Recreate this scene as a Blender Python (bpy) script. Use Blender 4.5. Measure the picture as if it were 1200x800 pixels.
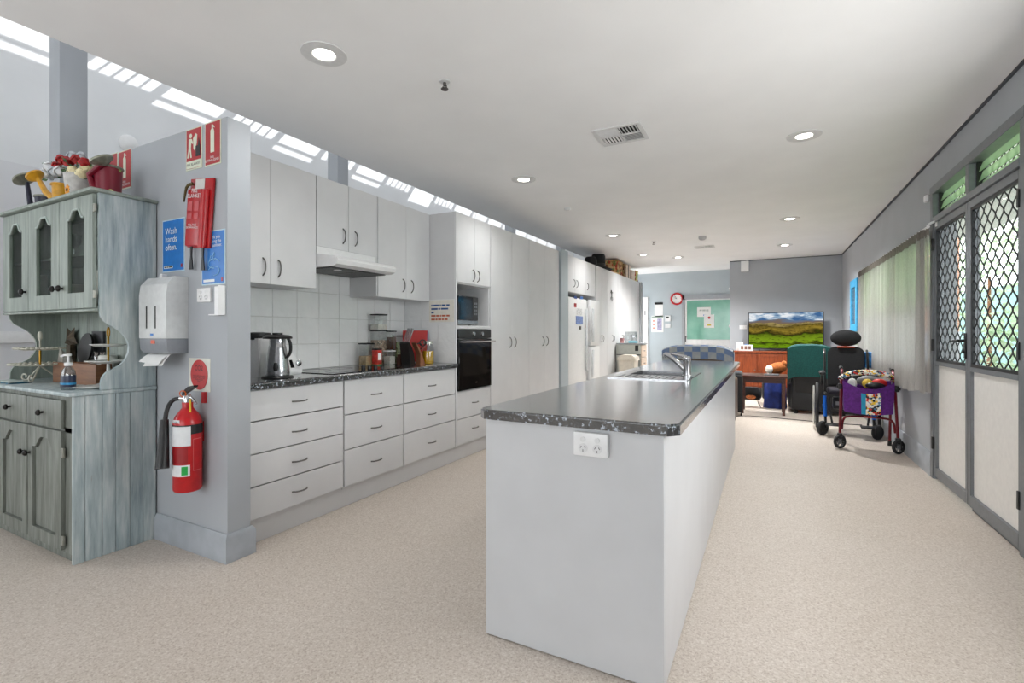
import bpy, bmesh, math, random
from mathutils import Vector, Matrix
random.seed(7)
R = math.radians
for o in list(bpy.data.objects): bpy.data.objects.remove(o)
SC = bpy.context.scene
COL = SC.collection
# ------------------------------------------------------------------ camera
F_PX, CX, CY, CAM_H = 571.0, 600.0, 390.0, 1.22
TH = math.atan(300/571)
cam = bpy.data.cameras.new('camera'); camo = bpy.data.objects.new('camera', cam); COL.objects.link(camo)
cam.sensor_width = 36; cam.lens = 36*F_PX/1200
cam.shift_y = -(400-CY)/1200*1.0
cam.clip_start = .05; cam.clip_end = 200
camo.location = (0, 0, CAM_H); camo.rotation_euler = (R(90), 0, TH)
SC.camera = camo
# ------------------------------------------------------------------ world, sun, exposure
vs = SC.view_settings
vs.view_transform = 'Standard'; vs.look = 'None'; vs.gamma = 1; vs.use_curve_mapping = False
vs.exposure = 0.0
W = bpy.data.worlds.new('sky'); SC.world = W; W.use_nodes = True
nt = W.node_tree; nt.nodes.clear()
wo = nt.nodes.new('ShaderNodeOutputWorld'); wb = nt.nodes.new('ShaderNodeBackground')
wb.inputs[0].default_value = (.93, .97, 1.0, 1); wb.inputs[1].default_value = 4.0
nt.links.new(wb.outputs[0], wo.inputs[0])
SUN_D = Vector((-.6, -.77, -1.0))
sl = bpy.data.lights.new('sun', 'SUN'); sl.energy = 6.0; sl.angle = R(.5); sl.color = (1, .995, .985)
so = bpy.data.objects.new('sun', sl); COL.objects.link(so)
so.rotation_euler = SUN_D.to_track_quat('-Z', 'Y').to_euler(); so.location = (6, 8, 12)
def area(name, loc, look, sx, sy, power, color=(1, 1, 1)):
    l = bpy.data.lights.new(name, 'AREA'); l.shape = 'RECTANGLE'; l.size = sx; l.size_y = sy; l.energy = power; l.color = color
    o = bpy.data.objects.new(name, l); COL.objects.link(o); o.location = loc
    o.rotation_euler = Vector(look).to_track_quat('-Z', 'Z').to_euler(); return o
area('near_window_fill', (1.52, 2.2, 1.5), (-1, .05, -.12), 1.9, 1.2, 100, (1, 1, 1))  # fill lamp outside an added window that is out of view
area('rear_fill', (-1.6, -4.2, 1.6), (0, 1, .12), 4.6, 2.0, 9, (1, 1, 1))  # added fill lamp at the opening behind the camera
area('corridor_fill', (-3.45, 11.87, 1.35), (1, 0, .1), .9, 2.2, 60, (1, 1, 1))  # added lamp in the far opening, brightens the far walls and ceiling
area('side_space_fill', (-4.2, 6.0, 4.95), (-.25, 0, -1), 1.6, 17, 88, (1, 1, 1))  # added fill lamp under closed roofing, lightens the high side space
# ------------------------------------------------------------------ pixel helpers (photo is 1200x800)
cT, sT = math.cos(TH), math.sin(TH)
def _d(u, v):
    a = (u-CX)/F_PX; b = (CY-v)/F_PX
    return (-sT+a*cT, cT+a*sT, b)
def pz(u, v, z):
    x, y, w = _d(u, v); t = (z-CAM_H)/w; return Vector((x*t, y*t, z))
def px(u, v, X):
    x, y, w = _d(u, v); t = X/x; return Vector((X, y*t, CAM_H+w*t))
def py(u, v, Y):
    x, y, w = _d(u, v); t = Y/y; return Vector((x*t, Y, CAM_H+w*t))
# ------------------------------------------------------------------ materials
MATS = {}
def lin(c):
    return tuple(((v/255)/12.92 if v/255 <= .04045 else ((v/255+.055)/1.055)**2.4) for v in c)
def new_mat(name):
    m = bpy.data.materials.new(name); m.use_nodes = True
    n = m.node_tree; n.nodes.clear(); out = n.nodes.new('ShaderNodeOutputMaterial'); MATS[name] = m
    return m, n, out
def N(n, t, **kw):
    k = n.nodes.new(t)
    for a, v in kw.items(): setattr(k, a, v)
    return k
def coords(n, scale=(1, 1, 1), kind='Object'):
    tc = N(n, 'ShaderNodeTexCoord'); mp = N(n, 'ShaderNodeMapping'); mp.inputs['Scale'].default_value = scale
    n.links.new(tc.outputs[kind], mp.inputs[0]); return mp.outputs[0]
def ramp(n, fac, stops, interp='LINEAR'):
    r = N(n, 'ShaderNodeValToRGB'); r.color_ramp.interpolation = interp
    e = r.color_ramp.elements
    while len(e) < len(stops): e.new(.5)
    for i, (p, c) in enumerate(stops): e[i].position = p; e[i].color = (*lin(c), 1)
    n.links.new(fac, r.inputs[0]); return r.outputs[0]
def mixc(n, f, a, b, mode='MIX'):
    m = N(n, 'ShaderNodeMix', data_type='RGBA', blend_type=mode)
    for s, v in ((m.inputs['Factor'], f), (m.inputs['A'], a), (m.inputs['B'], b)):
        if hasattr(v, 'links'): n.links.new(v, s)
        elif isinstance(v, (int, float)): s.default_value = v
        else: s.default_value = (*lin(v), 1)
    return m.outputs['Result']
def bsdf(n, out, color, rough=.5, metal=0, spec=.5, coat=0, bump=None, bstr=.1, bdist=.01, alpha=None):
    b = N(n, 'ShaderNodeBsdfPrincipled')
    if hasattr(color, 'links'): n.links.new(color, b.inputs['Base Color'])
    else: b.inputs['Base Color'].default_value = (*lin(color), 1)
    b.inputs['Roughness'].default_value = rough; b.inputs['Metallic'].default_value = metal
    b.inputs['Specular IOR Level'].default_value = spec; b.inputs['Coat Weight'].default_value = coat
    if bump is not None:
        k = N(n, 'ShaderNodeBump'); k.inputs['Strength'].default_value = bstr; k.inputs['Distance'].default_value = bdist
        n.links.new(bump, k.inputs['Height']); n.links.new(k.outputs[0], b.inputs['Normal'])
    n.links.new(b.outputs[0], out.inputs[0]); return b
def noise(n, vec, scale, detail=3, rough=.5):
    k = N(n, 'ShaderNodeTexNoise'); k.inputs['Scale'].default_value = scale; k.inputs['Detail'].default_value = detail
    k.inputs['Roughness'].default_value = rough; n.links.new(vec, k.inputs['Vector']); return k.outputs['Fac']
def M(name, c, rough=.5, metal=0, var=.025, scale=30, spec=.5, coat=0, bump=0, bscale=200):
    """plain painted / plastic / metal surface with slight procedural variation"""
    if name in MATS: return MATS[name]
    m, n, out = new_mat(name); v = coords(n)
    f = noise(n, v, scale)
    lo = tuple(max(0, x*(1-var)) for x in c); hi = tuple(min(255, x*(1+var)) for x in c)
    col = ramp(n, f, [(.3, lo), (.7, hi)])
    bsdf(n, out, col, rough, metal, spec, coat, noise(n, v, bscale) if bump else None, bump)
    return m
def M_emit(name, c, s):
    if name in MATS: return MATS[name]
    m, n, out = new_mat(name); e = N(n, 'ShaderNodeEmission'); e.inputs[0].default_value = (*lin(c), 1); e.inputs[1].default_value = s
    n.links.new(e.outputs[0], out.inputs[0]); return m
def M_glass(name, tint=(235, 242, 240), gloss=.12, rough=.02):
    if name in MATS: return MATS[name]
    m, n, out = new_mat(name); t = N(n, 'ShaderNodeBsdfTransparent'); t.inputs[0].default_value = (*lin(tint), 1)
    g = N(n, 'ShaderNodeBsdfGlossy'); g.inputs['Roughness'].default_value = rough
    x = N(n, 'ShaderNodeMixShader'); x.inputs[0].default_value = gloss
    n.links.new(t.outputs[0], x.inputs[1]); n.links.new(g.outputs[0], x.inputs[2]); n.links.new(x.outputs[0], out.inputs[0]); return m
def M_cloth(name, c, trans=.4, clear=.15, c2=None):
    if name in MATS: return MATS[name]
    m, n, out = new_mat(name); v = coords(n, (60, 60, 6)); f = noise(n, v, 8)
    col = ramp(n, f, [(.3, c2 or tuple(x*.9 for x in c)), (.7, c)])
    d = N(n, 'ShaderNodeBsdfDiffuse'); t = N(n, 'ShaderNodeBsdfTranslucent'); q = N(n, 'ShaderNodeBsdfTransparent')
    n.links.new(col, d.inputs[0]); n.links.new(col, t.inputs[0])
    a = N(n, 'ShaderNodeMixShader'); a.inputs[0].default_value = trans; b = N(n, 'ShaderNodeMixShader'); b.inputs[0].default_value = clear
    n.links.new(d.outputs[0], a.inputs[1]); n.links.new(t.outputs[0], a.inputs[2]); n.links.new(a.outputs[0], b.inputs[1]); n.links.new(q.outputs[0], b.inputs[2])
    n.links.new(b.outputs[0], out.inputs[0]); return m
def special():
    # speckled sheet vinyl
    m, n, out = new_mat('vinyl'); v = coords(n)
    base = ramp(n, noise(n, v, 1.3, 4), [(.3, (193, 181, 168)), (.7, (203, 192, 181))])
    sp = ramp(n, noise(n, v, 130, 2, .6), [(.34, (158, 143, 130)), (.46, (200, 189, 178)), (.56, (204, 194, 184)), (.68, (230, 224, 216))])
    c = mixc(n, .55, base, sp)
    vo = N(n, 'ShaderNodeTexVoronoi'); vo.inputs['Scale'].default_value = 26; n.links.new(v, vo.inputs['Vector'])
    c = mixc(n, ramp(n, vo.outputs['Distance'], [(.07, (150, 150, 150)), (.1, (0, 0, 0))]), c, (138, 110, 86))
    bsdf(n, out, c, .42, spec=.3)
    # dark speckled laminate worktop
    m, n, out = new_mat('worktop'); v = coords(n, (1, 1, 1))
    c = ramp(n, noise(n, v, 75, 4, .65), [(.40, (10, 9, 9)), (.52, (34, 31, 29)), (.58, (78, 80, 84)), (.63, (176, 184, 196))])
    c = mixc(n, ramp(n, noise(n, v, 30, 2), [(.55, (0, 0, 0)), (.68, (150, 150, 150))]), c, (70, 64, 58))
    b = bsdf(n, out, c, .22, spec=.5, coat=1.0); b.inputs['Coat Roughness'].default_value = .14; b.inputs['IOR'].default_value = 1.8
    # distressed paint for the dresser
    for nm, ca, cb, cc in (('dresser_side', (132, 147, 152), (168, 181, 183), (206, 211, 209)), ('dresser_front', (88, 91, 85), (118, 122, 115), (148, 152, 145)),
                           ('dresser_upper', (120, 129, 121), (140, 150, 142), (164, 172, 164))):
        m, n, out = new_mat(nm); v = coords(n, (11, 11, 1.1)); v2 = coords(n, (4, 4, 1.5))
        a = ramp(n, noise(n, v, 2.2, 5, .65), [(.32, ca), (.5, cb), (.7, cc)])
        a = mixc(n, ramp(n, noise(n, v2, 1.6, 3), [(.42, (0, 0, 0)), (.7, (150, 150, 150))]), a, cb)
        a = mixc(n, ramp(n, noise(n, v, 3.7, 5, .7), [(.66, (0, 0, 0)), (.72, (190, 190, 190))]), a, (104, 84, 66))
        bsdf(n, out, a, .5, bump=noise(n, v, 6), bstr=.25, bdist=.003)
    # glazed wavy tile
    m, n, out = new_mat('glazed_tile'); v = coords(n)
    bsdf(n, out, ramp(n, noise(n, v, 6), [(.3, (230, 230, 230)), (.7, (236, 236, 236))]), .07, spec=.6, bump=noise(n, v, 13, 2), bstr=.6, bdist=.014)
    # wood
    for nm, ca, cb in (('cherry_wood', (112, 48, 20), (150, 72, 34)), ('dark_wood', (58, 30, 24), (84, 46, 36)), ('crate_wood', (112, 72, 44), (146, 100, 66)), ('pale_wood', (206, 182, 160), (224, 204, 184))):
        m, n, out = new_mat(nm); v = coords(n, (3, 3, 26) if nm != 'cherry_wood' else (26, 26, 3))
        bsdf(n, out, ramp(n, noise(n, v, 2, 4), [(.3, ca), (.7, cb)]), .35)
    # landscape on the television screen (x: -.5..5, z 0..1 in object space)
    m, n, out = new_mat('landscape_screen'); tc = N(n, 'ShaderNodeTexCoord'); sx = N(n, 'ShaderNodeSeparateXYZ'); n.links.new(tc.outputs['Object'], sx.inputs[0])
    mp0 = N(n, 'ShaderNodeMapping'); mp0.inputs['Scale'].default_value = (1.6, 1, 4.5); n.links.new(tc.outputs['Object'], mp0.inputs[0])
    def z_plus(fac, amp):
        k = N(n, 'ShaderNodeMath', operation='MULTIPLY_ADD'); n.links.new(fac, k.inputs[0]); k.inputs[1].default_value = amp; n.links.new(sx.outputs['Z'], k.inputs[2]); return k.outputs[0]
    hz = z_plus(noise(n, mp0.outputs[0], 1.4, 5, .6), .30)
    land = ramp(n, hz, [(.10, (78, 112, 14)), (.20, (118, 158, 22)), (.24, (46, 52, 16)), (.28, (128, 160, 34)), (.40, (104, 128, 26)), (.44, (44, 44, 16)), (.50, (150, 128, 48)), (.58, (92, 78, 36)), (.62, (166, 148, 92)), (.66, (120, 100, 70))])
    hedge = ramp(n, noise(n, mp0.outputs[0], 2.0, 3, .5), [(.47, (0, 0, 0)), (.49, (150, 150, 150)), (.505, (150, 150, 150)), (.535, (0, 0, 0))])
    tuft = ramp(n, noise(n, mp0.outputs[0], 9, 4, .6), [(.56, (0, 0, 0)), (.62, (220, 220, 220))])
    land = mixc(n, hedge, land, (40, 36, 14)); land = mixc(n, tuft, land, (62, 54, 18))
    hill = ramp(n, hz, [(.66, (120, 104, 92)), (.70, (104, 116, 136)), (.74, (92, 116, 150))])
    mp = N(n, 'ShaderNodeMapping'); mp.inputs['Scale'].default_value = (3, 3, 9); n.links.new(tc.outputs['Object'], mp.inputs[0])
    cl = ramp(n, noise(n, mp.outputs[0], 1.6, 5), [(.38, (66, 104, 150)), (.5, (150, 176, 200)), (.6, (236, 240, 244))])
    def above(fac, v):
        k = N(n, 'ShaderNodeMath', operation='GREATER_THAN'); n.links.new(fac, k.inputs[0]); k.inputs[1].default_value = v; return k.outputs[0]
    c = mixc(n, above(hz, .64), land, hill)
    c = mixc(n, above(z_plus(noise(n, mp0.outputs[0], .7, 2), .16), .62), c, cl)
    e = N(n, 'ShaderNodeEmission'); n.links.new(c, e.inputs[0]); e.inputs[1].default_value = .95; n.links.new(e.outputs[0], out.inputs[0])
    # chequered throw
    m, n, out = new_mat('check_throw'); v = coords(n, (1, 1, 1), 'UV')
    ck = N(n, 'ShaderNodeTexChecker'); ck.inputs['Scale'].default_value = 1; ck.inputs[1].default_value = (*lin((74, 104, 150)), 1); ck.inputs[2].default_value = (*lin((168, 168, 158)), 1)
    n.links.new(v, ck.inputs['Vector']); bsdf(n, out, mixc(n, noise(n, v, 2), ck.outputs[0], (120, 130, 146)), .95)
    # busy printed cloth of small coloured blobs
    for nm, sc_, pal in (('busy_print', 55, [(30, 28, 28), (235, 228, 215), (214, 60, 48), (240, 200, 60), (240, 240, 235), (52, 48, 48), (80, 130, 170), (235, 228, 215)]),
                         ('paper_floral', 22, [(176, 140, 92), (196, 160, 110), (170, 70, 50), (150, 120, 70), (206, 176, 130), (96, 120, 60), (190, 150, 100), (120, 60, 44)]),
                         ('paper_green', 26, [(206, 200, 120), (150, 160, 80), (226, 220, 160), (196, 90, 70), (222, 214, 150), (110, 140, 70), (230, 226, 176), (206, 200, 120)])):
        m, n, out = new_mat(nm); v = coords(n); vo = N(n, 'ShaderNodeTexVoronoi'); vo.inputs['Scale'].default_value = sc_; n.links.new(v, vo.inputs['Vector'])
        sp = N(n, 'ShaderNodeSeparateColor'); n.links.new(vo.outputs['Color'], sp.inputs[0])
        bsdf(n, out, ramp(n, sp.outputs[0], [(i/len(pal), c) for i, c in enumerate(pal)], 'CONSTANT'), .85)
    # foliage, brick
    m, n, out = new_mat('leaf_outside'); v = coords(n)
    col = ramp(n, noise(n, v, 6, 4), [(.3, (150, 176, 140)), (.7, (206, 222, 194))])
    d = N(n, 'ShaderNodeBsdfDiffuse'); t = N(n, 'ShaderNodeBsdfTranslucent'); x = N(n, 'ShaderNodeMixShader'); x.inputs[0].default_value = .45
    n.links.new(col, d.inputs[0]); n.links.new(col, t.inputs[0]); n.links.new(d.outputs[0], x.inputs[1]); n.links.new(t.outputs[0], x.inputs[2]); n.links.new(x.outputs[0], out.inputs[0])
    m, n, out = new_mat('brick_face'); br = N(n, 'ShaderNodeTexBrick'); v = coords(n, (1, 1, 1))
    rt = N(n, 'ShaderNodeMapping'); rt.inputs['Rotation'].default_value = (R(90), 0, 0); n.links.new(v, rt.inputs[0]); n.links.new(rt.outputs[0], br.inputs['Vector'])
    br.inputs['Color1'].default_value = (*lin((214, 166, 140)), 1); br.inputs['Color2'].default_value = (*lin((196, 146, 120)), 1); br.inputs['Mortar'].default_value = (*lin((214, 204, 194)), 1)
    br.inputs['Scale'].default_value = 4.3; bsdf(n, out, br.outputs[0], .9)
special()
WALL = M('wall_paint', (170, 174, 179), .6, var=.015, scale=3)
WALL_END = M('wall_pale', (180, 190, 195), .6, var=.015, scale=3)
WHITEWALL = M('wall_white', (232, 234, 236), .6, var=.01, scale=3)
CEIL = M('ceiling_paint', (243, 243, 243), .7, var=.01, scale=2)
SKIRT = M('skirting_paint', (164, 169, 175), .4, var=.05, scale=9)
LAM = M('white_laminate', (216, 216, 217), .3, var=.012, scale=5)
LAM2 = M('carcass_white', (210, 210, 211), .4, var=.012, scale=5)
CHROME = M('chrome', (200, 200, 202), .16, 1, var=.02)
STEEL = M('brushed_steel', (176, 176, 178), .24, 1, var=.05, scale=60)
NICKEL = M('satin_nickel', (112, 110, 108), .32, 1, var=.03)
BLACK = M('black_plastic', (20, 20, 21), .4, var=.1)
BLACKG = M('black_gloss', (10, 10, 11), .06, var=.1)
BLACKF = M('black_fabric', (22, 22, 24), .9, var=.2, scale=80, bump=.2)
WHITEP = M('white_plastic', (234, 234, 234), .35, var=.012)
GREYP = M('grey_plastic', (122, 124, 128), .4, var=.03)
ALU = M('grey_aluminium', (122, 126, 130), .38, .35, var=.03)
GLASS = M_glass('clear_glass')
PAPER = M('paper', (236, 236, 234), .8, var=.01)
RED = M('sign_red', (172, 34, 38), .35, var=.03)
BLUE = M('poster_blue', (30, 116, 196), .4, var=.03)
GLOWW = M('sign_cream', (214, 220, 200), .5, var=.02)
# ------------------------------------------------------------------ geometry helpers
def rootloc(o):
    v = Vector((0, 0, 0))
    while o is not None: v += o.location; o = o.parent
    return v
def tag(o, label=None, cat=None, group=None, kind=None):
    if label: o['label'] = label
    if cat: o['category'] = cat
    if group: o['group'] = group
    if kind: o['kind'] = kind
    return o
def thing(name, label, cat, loc=(0, 0, 0), group=None, kind=None):
    o = bpy.data.objects.new(name, None); COL.objects.link(o); o.location = loc; o.empty_display_size = .05
    return tag(o, label, cat, group, kind)
class MB:
    def __init__(s): s.bm = bmesh.new(); s.uv = None
    def box(s, x0, x1, y0, y1, z0, z1, bev=0, seg=2):
        g = bmesh.ops.create_cube(s.bm, size=1)['verts']
        for v in g: v.co = Vector((x0+(v.co.x+.5)*(x1-x0), y0+(v.co.y+.5)*(y1-y0), z0+(v.co.z+.5)*(z1-z0)))
        if bev:
            ed = {e for v in g for e in v.link_edges}
            bmesh.ops.bevel(s.bm, geom=list(ed), offset=bev, segments=seg, affect='EDGES', profile=.5)
        return s
    def rbox(s, c, size, rot=None, bev=0, seg=2):
        b = MB(); b.box(-size[0]/2, size[0]/2, -size[1]/2, size[1]/2, -size[2]/2, size[2]/2, bev, seg)
        mt = Matrix.Translation(c) @ (rot.to_4x4() if rot is not None else Matrix())
        b.bm.transform(mt); s.add(b); return s
    def add(s, b):
        me = bpy.data.meshes.new('t'); b.bm.to_mesh(me); b.bm.free(); s.bm.from_mesh(me); bpy.data.meshes.remove(me); return s
    def cyl(s, p0, p1, r0, r1=None, n=16, caps=True):
        p0, p1 = Vector(p0), Vector(p1); d = p1-p0; L = d.length
        if r1 is None: r1 = r0
        mt = Matrix.Translation((p0+p1)/2) @ d.to_track_quat('Z', 'Y').to_matrix().to_4x4()
        bmesh.ops.create_cone(s.bm, cap_ends=caps, segments=n, radius1=max(r0, 1e-4), radius2=max(r1, 1e-4), depth=L, matrix=mt); return s
    def tube(s, pts, r, n=8, closed=False, smooth=0):
        P = [Vector(p) for p in pts]
        for _ in range(smooth):
            Q = []; m = len(P)
            rng = range(m if closed else m-1)
            if not closed: Q.append(P[0])
            for i in rng:
                a, b = P[i], P[(i+1) % m]; Q += [a.lerp(b, .25), a.lerp(b, .75)]
            if not closed: Q.append(P[-1])
            P = Q
        m = len(P); rs = r if isinstance(r, (list, tuple)) else None
        rings = []; prev = None
        for i in range(m):
            a = P[i-1] if (i > 0 or closed) else P[i]; b = P[(i+1) % m] if (i < m-1 or closed) else P[i]
            t = (b-a).normalized() if (b-a).length > 1e-9 else Vector((0, 0, 1))
            if prev is None:
                up = Vector((0, 0, 1)) if abs(t.z) < .9 else Vector((1, 0, 0)); nx = t.cross(up).normalized()
            else: nx = (prev-t*prev.dot(t)).normalized()
            prev = nx; ny = t.cross(nx)
            rr = (rs[0]+(rs[1]-rs[0])*i/max(1, m-1)) if rs else r
            rings.append([s.bm.verts.new(P[i]+(nx*math.cos(2*math.pi*k/n)+ny*math.sin(2*math.pi*k/n))*rr) for k in range(n)])
        for i in range(m if closed else m-1):
            A, B = rings[i], rings[(i+1) % m]
            for k in range(n): s.bm.faces.new((A[k], A[(k+1) % n], B[(k+1) % n], B[k]))
        if not closed:
            s.bm.faces.new(rings[0][::-1]); s.bm.faces.new(rings[-1])
        return s
    def lathe(s, prof, c=(0, 0, 0), n=24, rot=None, sx=1, sy=1, caps=True):
        mt = Matrix.Translation(c) @ (rot.to_4x4() if rot is not None else Matrix())
        rings = []
        for r, z in prof:
            rings.append([s.bm.verts.new(mt @ Vector((max(r, 1e-4)*math.cos(2*math.pi*k/n)*sx, max(r, 1e-4)*math.sin(2*math.pi*k/n)*sy, z))) for k in range(n)])
        for A, B in zip(rings, rings[1:]):
            for k in range(n): s.bm.faces.new((A[k], A[(k+1) % n], B[(k+1) % n], B[k]))
        if caps:
            s.bm.faces.new(rings[0][::-1]); s.bm.faces.new(rings[-1])
        return s
    def ball(s, c, r, n=12, rot=None):
        rx, ry, rz = r if isinstance(r, (list, tuple)) else (r, r, r)
        mt = Matrix.Translation(c) @ (rot.to_4x4() if rot is not None else Matrix()) @ Matrix.Diagonal((rx, ry, rz, 1))
        bmesh.ops.create_uvsphere(s.bm, u_segments=n, v_segments=max(6, n*2//3), radius=1, matrix=mt); return s
    @staticmethod
    def _p3(plane, a, b, w):
        return {'xy': (a, b, w), 'xz': (a, w, b), 'yz': (w, a, b)}[plane]
    def prism(s, pts, plane, w0, w1, bev=0):
        a = [s.bm.verts.new(s._p3(plane, p[0], p[1], w0)) for p in pts]; b = [s.bm.verts.new(s._p3(plane, p[0], p[1], w1)) for p in pts]
        n = len(pts); fs = [s.bm.faces.new(a), s.bm.faces.new(b[::-1])]
        for k in range(n): fs.append(s.bm.faces.new((a[k], b[k], b[(k+1) % n], a[(k+1) % n])))
        bmesh.ops.recalc_face_normals(s.bm, faces=fs)
        if bev: bmesh.ops.bevel(s.bm, geom=[e for f in fs[:2] for e in f.edges], offset=bev, segments=2, affect='EDGES')
        return s
    def holed(s, outer, inner, plane, w0, w1):
        """plate with a hole, extruded from w0 to w1"""
        b = bmesh.new(); ed = []
        for loop in (outer, inner):
            vs_ = [b.verts.new(s._p3(plane, p[0], p[1], w0)) for p in loop]
            ed += [b.edges.new((vs_[i], vs_[(i+1) % len(vs_)])) for i in range(len(vs_))]
        bmesh.ops.triangle_fill(b, edges=ed, use_beauty=True)
        g = bmesh.ops.extrude_face_region(b, geom=list(b.faces))
        d = Vector(s._p3(plane, 0, 0, w1-w0))
        for v in g['geom']:
            if isinstance(v, bmesh.types.BMVert): v.co += d
        bmesh.ops.recalc_face_normals(b, faces=list(b.faces))
        t = MB(); t.bm.free(); t.bm = b; s.add(t); return s
    def grid(s, fn, nu, nv, uvscale=None):
        V = [[s.bm.verts.new(fn(i/nu, j/nv)) for j in range(nv+1)] for i in range(nu+1)]
        if uvscale: s.uv = s.bm.loops.layers.uv.verify()
        for i in range(nu):
            for j in range(nv):
                f = s.bm.faces.new((V[i][j], V[i+1][j], V[i+1][j+1], V[i][j+1]))
                if uvscale:
                    for l, (a, b) in zip(f.loops, ((i, j), (i+1, j), (i+1, j+1), (i, j+1))): l[s.uv].uv = (a/nu*uvscale[0], b/nv*uvscale[1])
        return s
    def build(s, name, mat, parent=None, label=None, cat=None, group=None, kind=None, local=False, sharp=38, recalc=True):
        if recalc: bmesh.ops.recalc_face_normals(s.bm, faces=list(s.bm.faces))
        if parent is not None: off = Vector((0, 0, 0)) if local else rootloc(parent)
        else:
            c = [v.co for v in s.bm.verts]
            off = Vector(((min(v.x for v in c)+max(v.x for v in c))/2, (min(v.y for v in c)+max(v.y for v in c))/2, min(v.z for v in c)))
        me = bpy.data.meshes.new(name)
        bmesh.ops.translate(s.bm, verts=list(s.bm.verts), vec=-off)
        s.bm.to_mesh(me); s.bm.free()
        me.polygons.foreach_set('use_smooth', [True]*len(me.polygons)); me.set_sharp_from_angle(angle=R(sharp))
        me.materials.append(mat)
        o = bpy.data.objects.new(name, me); COL.objects.link(o)
        if parent is not None: o.parent = parent
        else: o.location = off
        return tag(o, label, cat, group, kind)
def B(x0, x1, y0, y1, z0, z1, bev=0, seg=2): return MB().box(min(x0, x1), max(x0, x1), min(y0, y1), max(y0, y1), min(z0, z1), max(z0, z1), bev, seg)
def copy_tree(o, parent=None):
    c = o.copy(); COL.objects.link(c)
    if parent is not None: c.parent = parent
    for ch in list(o.children): copy_tree(ch, c)
    return c
FACE = {'-y': Matrix(((1, 0, 0), (0, 0, -1), (0, 1, 0))), '+x': Matrix(((0, 0, 1), (1, 0, 0), (0, 1, 0))), '-x': Matrix(((0, 0, -1), (-1, 0, 0), (0, 1, 0))), '+z': Matrix.Identity(3)}
def text(body, mat, parent, c, w, h, face='-y', name='lettering', fit=True):
    """flat lettering mesh, centred on c, inside w x h metres"""
    cu = bpy.data.curves.new('t', 'FONT'); cu.body = body; cu.align_x = 'CENTER'; cu.size = 1; cu.space_line = .9
    o = bpy.data.objects.new('t', cu); COL.objects.link(o)
    dg = bpy.context.evaluated_depsgraph_get(); me = bpy.data.meshes.new_from_object(o.evaluated_get(dg))
    bpy.data.objects.remove(o); bpy.data.curves.remove(cu)
    xs = [v.co.x for v in me.vertices]; ys = [v.co.y for v in me.vertices]
    cx_, cy_ = (min(xs)+max(xs))/2, (min(ys)+max(ys))/2; sx = w/(max(xs)-min(xs)); sy = h/(max(ys)-min(ys))
    if fit: sx = sy = min(sx, sy)
    rt = FACE[face]; off = rootloc(parent)
    for v in me.vertices: v.co = rt @ Vector(((v.co.x-cx_)*sx, (v.co.y-cy_)*sy, 0)) + Vector(c) - off
    me.name = name; me.materials.clear(); me.materials.append(mat)
    q = bpy.data.objects.new(name, me); COL.objects.link(q); q.parent = parent; return q
def print_lines(mat, parent, x0, x1, z, y, rows, h, pitch):
    """rows of small print too fine to read: one bar per word; rows hold the word lengths"""
    m = MB()
    for r_, words in enumerate(rows):
        tot = max(sum(w_)+len(w_)-1 for w_ in rows); k = (x1-x0)/tot; x = x0
        for w_ in words: m.box(x, x+w_*k, y-.0006, y, z-r_*pitch-h, z-r_*pitch); x += (w_+1)*k
    return m.build('fine_print', mat, parent)
# ================================================================== STRUCTURE
S = dict(kind='structure')
XR, XC = 1.24, -3.18          # right wall face, left edge of the flat ceiling
B(-6.2, 1.4, -4.2, 16.2, -.12, 0).build('floor', MATS['vinyl'], **S)
B(XC, 1.4, -4.2, 12.6, 2.7, 3.0).build('ceiling', CEIL, **S)
# right wall with door and window openings
w = MB(); OPEN = [(1.15, 3.25, .9, 2.11), (3.60, 5.33, 0, 2.42), (5.42, 8.35, .9, 2.11)]
ys = -4.2
for a, b, z0, z1 in OPEN:
    w.box(XR, 1.4, ys, a, 0, 2.7)
    if z0 > 0: w.box(XR, 1.4, a, b, 0, z0)
    w.box(XR, 1.4, a, b, z1, 2.7); ys = b
w.box(XR, 1.4, ys, 12.6, 0, 2.7); w.build('wall_right', WALL, **S)
B(-.70, XR, 11.03, 11.15, 0, 2.7).build('wall_back', WALL, **S)
B(-.70, -.58, 11.15, 12.4, 0, 2.7).build('wall_return', WALL, **S)
B(-3.36, -.58, 12.4, 12.55, 0, 2.7).build('wall_far', WALL_END, **S)  # paler tone than the back and return walls
B(-3.36, -3.22, 12.55, 16.2, 0, 5).build('wall_corridor', WHITEWALL, **S)
B(-3.36, XC, -4.2, 16.2, 3.0, 5.0).build('wall_bulkhead', WHITEWALL, **S)
B(-3.9, -2.545, 1.59, 1.72, 0, 2.37).build('wall_partition', WALL, **S)
KW = B(-3.36, -3.22, 1.72, 11.35, 0, 2.37).build('wall_kitchen', WALL, **S)
B(-3.22, -2.575, 6.40, 6.655, 0, 2.40).build('wall_nib_middle', WALL_END, **S)
B(-3.22, -2.56, 11.2, 11.35, 0, 2.38).build('wall_nib_far', WALL, **S)
lw = B(-6.2, -6, -4.2, 16.2, 2.75, 5).build('wall_left', WHITEWALL, **S)
B(-6.2, -6, -4.2, -3, 0, 2.75).add(B(-6.2, -6, 0, 16.2, 0, 2.75)).add(B(-6.2, -6, -3, 0, 0, .8)).add(B(-6.2, -6, -3, 0, 2.4, 2.75)).build('wall_left_lower', M('wall_pale_grey', (222, 223, 226), .6, var=.01, scale=3), **S)
B(-6, -5.97, -4.2, 16.2, 1.13, 1.235, .006).build('trim_1', WHITEP, **S)
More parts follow.
